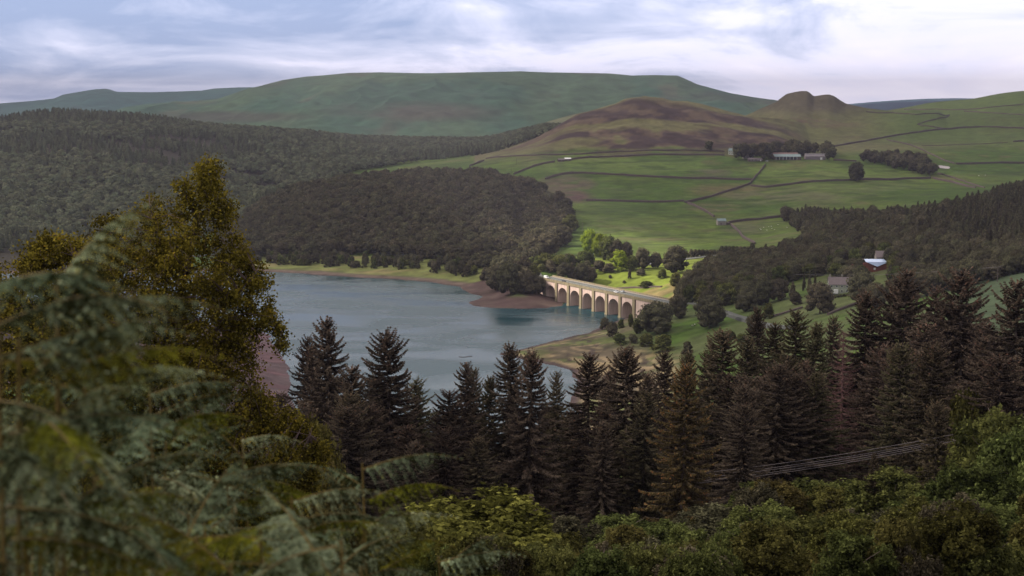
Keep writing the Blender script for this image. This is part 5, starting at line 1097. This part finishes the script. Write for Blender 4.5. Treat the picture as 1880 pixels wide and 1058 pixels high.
# ================================================================ near broadleaf trees and bushes
def ragged(seed, nl, leaf, shape):
    rg = np.random.default_rng(seed); Cs = []; Ns = []; Ts = []
    for i in range(int(nl * 1.7)):
        d = rg.normal(size=3); d[2] = abs(d[2]) * (1.1 if shape == 'bush' else 1.3) - .35; d /= np.linalg.norm(d)
        q = rg.uniform(.62, 1.12) * (1 + .22 * math.sin(3 * math.atan2(d[1], d[0]) + seed) * (1 - abs(d[2])))
        c = d * np.array([.36, .36, .44]) * q + np.array([0, 0, .46]); lr = rg.uniform(.05, .125); tl = rg.uniform(-.15, .45)
        m_ = int(16 * (lr / .09) ** 1.6) + 5; sd = rg.normal(size=(m_, 3)) + d * .6; sd /= np.linalg.norm(sd, axis=1)[:, None]; sc = c + sd * lr * rg.uniform(.6, 1.25, m_)[:, None]
        for j in range(m_):
            k = int(rg.integers(9, 20)); t = rg.random(k); el_ = rg.uniform(.0, .05) * (d[2] > .2)
            p = sc[j] + rg.normal(size=(k, 3)) * .017 + (sd[j] * .4 + np.array([0, 0, 1]))[None] * (t * el_)[:, None]
            n_q = rg.normal(size=(k, 3)) * .7 + sd[j]; Cs.append(p); Ns.append(n_q / np.linalg.norm(n_q, axis=1)[:, None]); tj = tl + rg.uniform(-.15, .25)
            Ts.append(np.clip(tj + rg.uniform(-.12, .3, k), 0, 1) + (rg.random(k) < .04) * .8)
    Cn, Nv, T = np.concatenate(Cs), np.concatenate(Ns), np.concatenate(Ts); V, F = leafquads(Cn, Nv, leaf * .9 * rg.uniform(.6, 1.5, len(Cn)), rg, .7)
    return V, F, T
def near_tree(seed, leafm, nlobe=42, nper=330, leaf=.018, shape='bush', z0=.08, bark='bark'):
    V, F, T = ragged(seed, nlobe, leaf, shape)
    rg = np.random.default_rng(seed + 5)      # inner leaves so the crown is not hollow, dark tint stands in for shade
    k = 4200; d = rg.normal(size=(k, 3)); d /= np.linalg.norm(d, axis=1)[:, None]; rr = rg.random(k) ** .5
    Cn = d * rr[:, None] * np.array([.31, .31, .36]) + np.array([0, 0, .44]); Nn = rg.normal(size=(k, 3)); Nn /= np.linalg.norm(Nn, axis=1)[:, None]
    V2, F2 = leafquads(Cn, Nn, leaf * 1.4, rg, .7)
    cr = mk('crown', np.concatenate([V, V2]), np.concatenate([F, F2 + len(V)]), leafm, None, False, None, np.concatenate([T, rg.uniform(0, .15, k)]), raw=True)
    return trunk_mb(seed, .55, .02, 9).build('trunk', M[bark], raw=True), cr
M['olive'] = leafmat('olive_leaves', (0.040, 0.036, 0.012), (0.165, 0.150, 0.045), (0.18, 0.16, 0.05), .3, .3)
M['dullolive'] = leafmat('dull_leaves', (0.036, 0.032, 0.020), (0.130, 0.118, 0.070), (0.16, 0.13, 0.08), .25, .25)
M['yellowgreen'] = leafmat('yellow_green_leaves', (0.050, 0.050, 0.012), (0.26, 0.25, 0.060), (0.30, 0.28, 0.07), .3, .1, 0.01)
NT = [near_tree(200, M['green']), near_tree(201, M['green'], 50, 260), near_tree(202, M['olive']), near_tree(203, M['olive'], 36, 380), near_tree(204, M['dullolive'], 44, 300), near_tree(205, M['green'], 46, 300, .018, 'round'), near_tree(206, M['yellowgreen'], 46)]
def put_tree(pr, px, top, Y, wpx, label, group=None, hmin=4.5, name='broadleaf_tree', cat='broadleaf tree'):
    t = P(px, top, Y); z = float(gz(t[0], Y)); H = max(hmin, t[2] - z + .2); z = t[2] - H
    W = wpx * Y / FPX * 1.12; e = empty(name, (t[0], Y, z), random.uniform(0, 6.28)); tag(e, label, cat, group); e.scale = (W, W, H)
    addobj('trunk', pr[0], e); addobj('crown', pr[1], e); return e
NB = [
 (880, 922, 75, 320, 6, 'yellow green tree at the bottom centre in front of the spruces'), (790, 975, 66, 230, 6, 'yellow green bush left of the bottom centre tree'), (990, 1000, 62, 150, 1, 'green bush at the right foot of the bottom centre tree'), (700, 990, 60, 210, 6, 'olive bush behind the bracken tips'),
 (1210, 992, 82, 150, 4, 'grey green bush under the rust brown spruce'), (1110, 1000, 78, 110, 4, 'thin grey bush right of the bottom centre tree'), (1275, 975, 84, 150, 1, 'rounded green bush below the rust brown spruce'), (1360, 965, 92, 110, 4, 'dull brown bush right of the rounded green one'),
 (1395, 885, 100, 100, 4, 'dark upright bushy tree below the left end of the wires'), (1455, 905, 112, 100, 2, 'pale olive scrub left in the clearing under the wires'), (1500, 912, 114, 110, 4, 'pale olive scrub in the middle of the clearing under the wires'), (1545, 905, 112, 100, 2, 'pale olive scrub right in the clearing under the wires'),
 (1640, 868, 100, 150, 1, 'green tree right of the young pale spruce'), (1700, 905, 92, 170, 0, 'dark green tree below the small brown tipped spruce'), (1580, 955, 82, 190, 0, 'green bush crown below the clearing'), (1480, 965, 82, 170, 3, 'olive bush crown below the scrub clearing'),
 (1790, 722, 125, 150, 3, 'pale olive tree with a rounded head in front of the right spruces'), (1845, 742, 104, 200, 0, 'large green tree at the right edge, upper one'), (1895, 765, 92, 190, 0, 'large green tree leaving the picture at the right'), (1800, 850, 88, 180, 5, 'green tree crown in the right bottom part'),
 (1880, 920, 78, 190, 5, 'green tree crown at the right edge, lower one'), (1740, 980, 72, 200, 0, 'green bush crown near the bottom right'), (1640, 985, 68, 210, 1, 'bright green bush crown at the bottom under the wires'), (1520, 1010, 64, 200, 3, 'olive bush crown at the bottom left of the bright green one'),
 (1400, 1005, 66, 190, 4, 'dull bush crown at the bottom below the dark upright tree'), (1300, 1030, 62, 180, 1, 'green bush crown at the bottom edge left of the dull one'), (1830, 1010, 60, 230, 1, 'green bush crown in the bottom right corner'), (1160, 1040, 60, 160, 3, 'olive bush crown at the bottom edge right of centre'), (1050, 1045, 58, 150, 1, 'green bush crown at the bottom edge near the centre'),
 (1760, 830, 112, 150, 3, 'olive tree behind the green crowns on the right'), (1680, 1040, 56, 200, 0, 'green bush crown cut by the bottom edge on the right'), (560, 770, 62, 150, 2, 'yellow olive bush at the right foot of the birch'), (500, 840, 50, 190, 2, 'yellow olive bush below the birch'), (600, 850, 56, 160, 3, 'olive bush between the birch and the spruces'), (560, 930, 46, 230, 2, 'olive bush deep behind the bracken')]
for px, tp2, Y, wpx, k, lb in NB: put_tree(NT[k], px, tp2, Y, wpx, lb, None, 6.0 if Y < 70 else 5.0)
for i in range(95):
    px = rng.uniform(560, 2050); Y = rng.uniform(48, 118); base = P(px, 900, Y); z = float(gz(base[0], Y)); t2 = P(px, 1000 + (118 - Y) * .9 + rng.uniform(-15, 60), Y)[2]
    if px < 900 and Y > 80: continue
    tp3 = toPix((base[0], Y, z + rng.uniform(2.2, 4.2)))[1]; lim = -70 * (Y > 88) + np.interp(px, [560, 700, 880, 1000, 1100, 1300, 1400, 1560, 1650, 1760, 1900], [960, 1000, 990, 1010, 1010, 1000, 960, 940, 930, 900, 880])
    put_tree(NT[int(rng.integers(6))], px, max(tp3, lim), Y, rng.uniform(100, 170), 'undergrowth bush ' + ('at the foot of the left spruces' if px < 1000 else 'below the rust brown spruce' if px < 1330 else 'under the wires' if px < 1600 else 'between the green crowns at the right') + (', high on the near slope' if Y > 85 else ', at the bottom edge'), 'undergrowth bushes on the near slope', 3.5, 'bush', 'bush')
# wires low over the clearing
for i, (a, b, c_, d_) in enumerate(((862, 806, 1318, 1690), (868, 812, 1318, 1690), (871, 815, 1322, 1692), (876, 817, 1330, 1695), (879, 821, 1330, 1695))):
    lb = ('top', 'second', 'middle', 'fourth', 'lowest')[i] + ' of the pale wires strung across the clearing among the spruces'
    pa, pb = P(c_ - 70, a + 10, 148 + i * .3), P(d_ + 60, b - 8, 116 + i * .3); wire(pa, pb, .35, lb, None, .016, 40)

# ================================================================ the birch
def in_sil(poly, n, rg):
    poly = np.array(poly, float); a, b = poly.min(0), poly.max(0); out = np.zeros((0, 2))
    while len(out) < n:
        q = rg.uniform(a, b, (n * 2, 2)); out = np.vstack([out, q[inpoly(poly, q[:, 0], q[:, 1])]])
    return out[:n]
def birch(name, sil, Yc, dep, limbs, root, label, nclump, nleaf, leafm, seed, leaf=.034, cl=.34):
    rg = np.random.default_rng(seed); base = P(root[0], root[1], Yc); base[2] = gz(base[0], Yc) - .2
    e = empty(name, base); tag(e, label, 'birch tree'); m = MB(); nodes = []
    trunkpts = [P(a, b, Yc + dy) - base for a, b, dy in limbs[0]]; trunkpts[0] = np.zeros(3)
    tp4 = np.array(trunkpts); q = resample3(tp4, .35); m.tube(q, np.linspace(.12, .012, len(q)), 8); nodes.append(q[2:])
    tr = m.build('trunk', M['birchbark'], e)
    for li in limbs[1:]:
        q = resample3(np.array([P(a, b, Yc + dy) - base for a, b, dy in li]), .3); mm = MB(); mm.tube(q, np.linspace(.055, .008, len(q)), 6); mm.build('limb', M['birchbark'], e); nodes.append(q)
    nodes = np.concatenate(nodes); s = in_sil(sil, nclump, rg)
    tw = MB(); Cs = []; Ns = []; Ts = []
    sp = np.array(sil, float)
    for a, b in s:
        if b < 430 and rg.random() < .45: continue
        edge = abs(sdf(sp, np.array([a]), np.array([b]))[0]); dd = dep * min(1, .15 + edge / 130.0)
        c = P(a, b, Yc + rg.uniform(-dd, dd)) - base; d = np.linalg.norm(nodes - c, axis=1) + np.maximum(nodes[:, 2] - c[2], 0) * .8; n0 = nodes[np.argmin(d)]
        v = c - n0; Ld = np.linalg.norm(v); mid = n0 + v * .5 + np.array([0, 0, .12 * Ld])
        if Ld > .1: tw.tube([n0, mid, c, c + np.array([rg.normal() * .05, rg.normal() * .05, -.22])], [.014, .010, .006, .003], 4)
        k = int(nleaf * rg.uniform(.4, 1.4)); t = rg.random(k) ** .8
        pts = n0 + v * (.55 + .45 * t)[:, None] + rg.normal(size=(k, 3)) * np.array([cl * .40, cl * .40, cl * .42]) * (.5 + .5 * t)[:, None]; pts[:, 2] -= .10 * t
        Cs.append(pts); nn_ = rg.normal(size=(k, 3)); Ns.append(nn_ / np.linalg.norm(nn_, axis=1)[:, None]); tn = rg.uniform(-.1, .6); Ts.append(np.clip(tn + rg.uniform(-.15, .4, k), 0, 1) + (rg.random(k) < .06) * .8)
    tw.build('twigs', M['birchbark'], e); Cn, Nv, T = np.concatenate(Cs), np.concatenate(Ns), np.concatenate(Ts)
    V, F = leafquads(Cn, Nv, leaf * rg.uniform(.7, 1.3, len(Cn)), rg, .75, .25); mk('crown', V, F, leafm, e, False, None, T); return e
def resample3(pts, step):
    d = np.concatenate([[0], np.cumsum(np.linalg.norm(np.diff(pts, axis=0), axis=1))]); t = np.linspace(0, d[-1], max(3, int(d[-1] / step) + 1)); return np.stack([np.interp(t, d, pts[:, i]) for i in range(3)], 1)
SILB = [(384, 278), (400, 300), (412, 325), (405, 345), (420, 355), (428, 378), (448, 372), (440, 395), (425, 412), (445, 432), (450, 460), (470, 470), (490, 490), (500, 512), (492, 535), (500, 560), (508, 590), (528, 610), (525, 645), (512, 640), (500, 612), (488, 590), (478, 600), (486, 640), (480, 690), (490, 720), (520, 745), (560, 760), (600, 800), (600, 880), (560, 960), (300, 1000), (60, 960), (80, 800), (100, 640), (120, 560), (150, 520), (160, 470), (145, 440), (170, 405), (200, 385), (235, 385), (250, 395), (268, 372), (275, 350), (300, 345), (318, 340), (328, 318), (345, 312), (352, 330), (365, 300)]
birch('birch_tree', SILB, 36, 2.1, [
    [(300, 1020, 0), (285, 820, 0), (270, 700, 0), (318, 590, .2), (345, 500, .1), (362, 400, 0), (380, 320, 0), (384, 285, 0)],
    [(285, 820, 0), (350, 700, -.6), (420, 560, -.8), (470, 500, -.6)], [(270, 700, 0), (210, 600, .7), (190, 480, .8), (205, 410, .8)], [(318, 590, .2), (400, 520, .5), (440, 440, .8)],
    [(345, 500, 0), (290, 430, -.5), (275, 380, -.6)], [(300, 780, 0), (430, 640, .8), (500, 580, .9), (522, 620, 1.0)], [(285, 820, 0), (480, 780, -.6), (570, 800, -.7)], [(270, 700, 0), (150, 640, -.8), (110, 600, -1)], [(362, 400, 0), (400, 370, .3), (425, 380, .4)], [(362, 400, 0), (335, 350, -.2), (345, 320, -.2)]],
    (300, 1020), 'tall golden leaved birch rising above the bracken at the left', 1900, 120, M['birch'], 300, .036, .34)
SILC = [(-60, 480), (-20, 474), (20, 480), (50, 455), (80, 428), (110, 432), (140, 440), (175, 450), (215, 500), (225, 620), (190, 760), (150, 900), (-60, 900)]
birch('birch_tree', SILC, 33, 1.5, [[(60, 960, 0), (62, 800, 0), (55, 640, 0), (75, 540, 0), (85, 435, 0)], [(62, 800, 0), (0, 640, .4), (-20, 520, .5)], [(55, 640, 0), (130, 560, -.4), (135, 470, -.5)]],
    (60, 960), 'smaller golden brown birch behind the bracken at the left edge', 800, 115, M['birch'], 310, .036, .34)

# ================================================================ bracken close to the eye
def frond_mesh(seed, Lf=1.0, pairs=15, mk_='bracken'):
    """one bracken blade along +x, arching down at its tip; leaflets hang from both sides of each pinna"""
    rg = np.random.default_rng(seed); C_ = []; A_ = []; S_ = []; W_2 = []; T_ = []; st_ = MB()
    s = np.linspace(0, 1, 40); sp_ = np.stack([Lf * s, .05 * np.sin(s * 3 + seed), Lf * (.20 * s - .34 * s ** 2.6)], 1); st_.tube(sp_[::3], np.linspace(.008, .002, len(sp_[::3])), 5)
    for i in range(pairs):
        u = .06 + .92 * (i / (pairs - 1)) ** .92; p0 = np.array([np.interp(u, s, sp_[:, j]) for j in range(3)]); lp = Lf * .27 * (math.sin(math.pi * min(1, (u * .85 + .22)))) ** 1.1 * rg.uniform(.85, 1.1) + .012
        for sd in (-1, 1):
            k = max(4, int(lp / .013)); t = np.linspace(.04, 1, k); dr = rg.uniform(.7, 1.5); tp0 = rg.uniform(-.25, .55)
            q = p0 + np.stack([lp * (.42 * t), sd * lp * (.88 * t - .1 * t ** 2), -lp * dr * t ** 1.7 + .03 * t], 1)
            tv = np.gradient(q, axis=0); tv /= np.linalg.norm(tv, axis=1)[:, None]
            up = np.array([0, 0, 1.0]); sv = np.cross(tv, up); sv /= np.linalg.norm(sv, axis=1)[:, None] + 1e-9
            for s2 in (-1, 1):
                ll = (.026 + .011 * rg.random(k)) * (1.08 - t) ** .55 * min(1.3, lp / .22 + .45) + .003
                ax = sv * s2 * .9 + tv * .45 + up * rg.uniform(-.55, -.05, k)[:, None]; ax /= np.linalg.norm(ax, axis=1)[:, None]
                C_.append(q + ax * ll[:, None] * .5); A_.append(ax); S_.append(ll * .56); W_2.append(ll * .26); T_.append(np.clip(tp0 + rg.uniform(-.1, .35, k), 0, 1) + (rg.random(k) < .03))
    Cn, A, S, Wd, T = np.concatenate(C_), np.concatenate(A_), np.concatenate(S_), np.concatenate(W_2), np.concatenate(T_)
    B = np.cross(A, rg.normal(size=A.shape) * .35 + np.array([0, 0, 1])); B /= np.linalg.norm(B, axis=1)[:, None] + 1e-9
    V = np.stack([Cn - A * S[:, None], Cn - B * Wd[:, None], Cn + A * S[:, None], Cn + B * Wd[:, None]], 1).reshape(-1, 3); F = np.arange(len(V)).reshape(-1, 4)
    bv = np.concatenate(st_.v); bf = np.array(st_.f[4])
    return mk('frond', np.concatenate([V, bv]), np.concatenate([F, bf + len(V)]), [M[mk_], M['stipe']], None, False, np.concatenate([np.zeros(len(F)), np.ones(len(bf))]), np.concatenate([T, np.zeros(len(bf))]), raw=True)
FR = [frond_mesh(400 + i, 1.0, 15, 'brackenyellow' if i == 4 else 'bracken') for i in range(5)]
def bracken(px, py, Y, label, dirs, group='bracken plants on the near bank'):
    """a plant whose top stands at the given spot; dirs = (heading in degrees, lift, length, drop below the top)"""
    t = P(px, py, Y); gzz = float(gz(t[0], Y)); e = empty('bracken', (t[0], Y, gzz)); tag(e, label, 'bracken', group); h = t[2] - gzz
    m = MB(); lx, ly = random.uniform(-.12, .12), random.uniform(-.1, .1); m.tube([(-lx, -ly, -.1), (-lx * .4, -ly * .4, h * .5), (0, 0, h)], [.005, .004, .002], 6); m.build('stipe', M['stipe'], e)
    for i, (hd, lf, ln, dp) in enumerate(dirs):
        o = addobj('frond', FR[(i * 2 + int(px)) % 5], e); dpz = min(dp, h * .8); f_ = dpz / max(h, .1); o.location = (-lx * .4 * f_, -ly * .4 * f_, h - dpz); o.rotation_euler = (R(random.uniform(-25, 25)), R(-lf), R(hd)); o.scale = (ln,) * 3
    return e
rr_ = random.Random(5)
BR = [(20, 500, 1.5, 'bracken plant with yellow tips nearest the left edge'), (130, 505, 1.7, 'bracken plant whose blurred tips rise highest beside the birch'), (60, 610, 1.5, 'bracken plant with a thick yellow stem at the left edge'), (130, 560, 1.7, 'bracken plant sending one arched frond toward the birch crown'), (300, 705, 2.6, 'bracken plant with one long level frond across the birch'),
      (180, 700, 2.2, 'bracken plant with pale fronds left of centre in the thicket'), (330, 800, 2.7, 'pale bracken plant in the middle of the thicket'), (470, 790, 3.0, 'bracken plant with a small pale raised tip in front of the birch foot'), (440, 850, 2.8, 'bracken plant with arching fronds right in the thicket'), (690, 838, 2.9, 'bracken plant with a bright curled tip in front of the dark spruces'),
      (60, 800, 2.0, 'grey green bracken plant low at the left edge'), (250, 880, 2.3, 'grey green bracken plant low in the thicket'), (400, 950, 2.5, 'bracken plant low in the middle of the thicket'), (560, 900, 2.7, 'bracken plant low at the right of the thicket'), (690, 940, 3.0, 'bracken plant with drooping dull fronds before the yellow green tree'),
      (100, 950, 1.9, 'bracken plant in the bottom left corner'), (300, 1020, 2.1, 'bracken plant at the bottom edge left of centre'), (830, 1010, 3.3, 'green bracken plant at the bottom with its tips before the yellow green tree'), (480, 1040, 2.3, 'bracken plant at the bottom edge in the middle of the thicket'), (640, 1030, 2.7, 'bracken plant at the bottom edge at the right of the thicket')]
for i, (a, b, y, lb) in enumerate(BR):
    nf = 8; ds = [(rr_.choice((0, 180, 30, -30, 150, 210, 60, -60, 0, -15)) + rr_.uniform(-25, 25), rr_.uniform(-15, 48), rr_.uniform(.12, .23), .01 + .04 * k) for k in range(nf)]
    if i in (3, 4, 8, 9, 13, 14, 17): ds[0] = (rr_.uniform(-8, 8), 10, .21, .01); ds[2] = (-14, 16, .22, .08)
    bracken(a - 25, b + 12, y, lb, ds)
for i in range(18):
    y = rr_.uniform(2.2, 3.8); a = rr_.uniform(-120, 700); top = np.interp(a, [0, 200, 300, 450, 600, 700], [680, 760, 880, 930, 960, 1000]); b = rr_.uniform(top, 1080)
    bracken(a, b, y, 'bracken plant filling the thicket ' + ('at the left edge' if a < 120 else 'left of its middle' if a < 300 else 'in its middle' if a < 480 else 'at its right end') + (', low down' if b > 900 else ', higher up'), [(rr_.uniform(0, 360), rr_.uniform(-15, 45), rr_.uniform(.12, .22), .01 + .05 * k) for k in range(7)], 'bracken filling the thicket')
for i in range(16):
    y = rr_.uniform(1.7, 2.6); a = -100 + i * 52 + rr_.uniform(-20, 20); b = rr_.uniform(960, 1060)
    bracken(a, b, y, 'bracken plant low along the bottom edge, ' + ('left corner' if a < 150 else 'left of the middle' if a < 400 else 'right end of the thicket'), [(rr_.uniform(0, 360), rr_.uniform(-10, 40), rr_.uniform(.14, .24), .01 + .05 * k) for k in range(8)], 'bracken along the bottom edge')
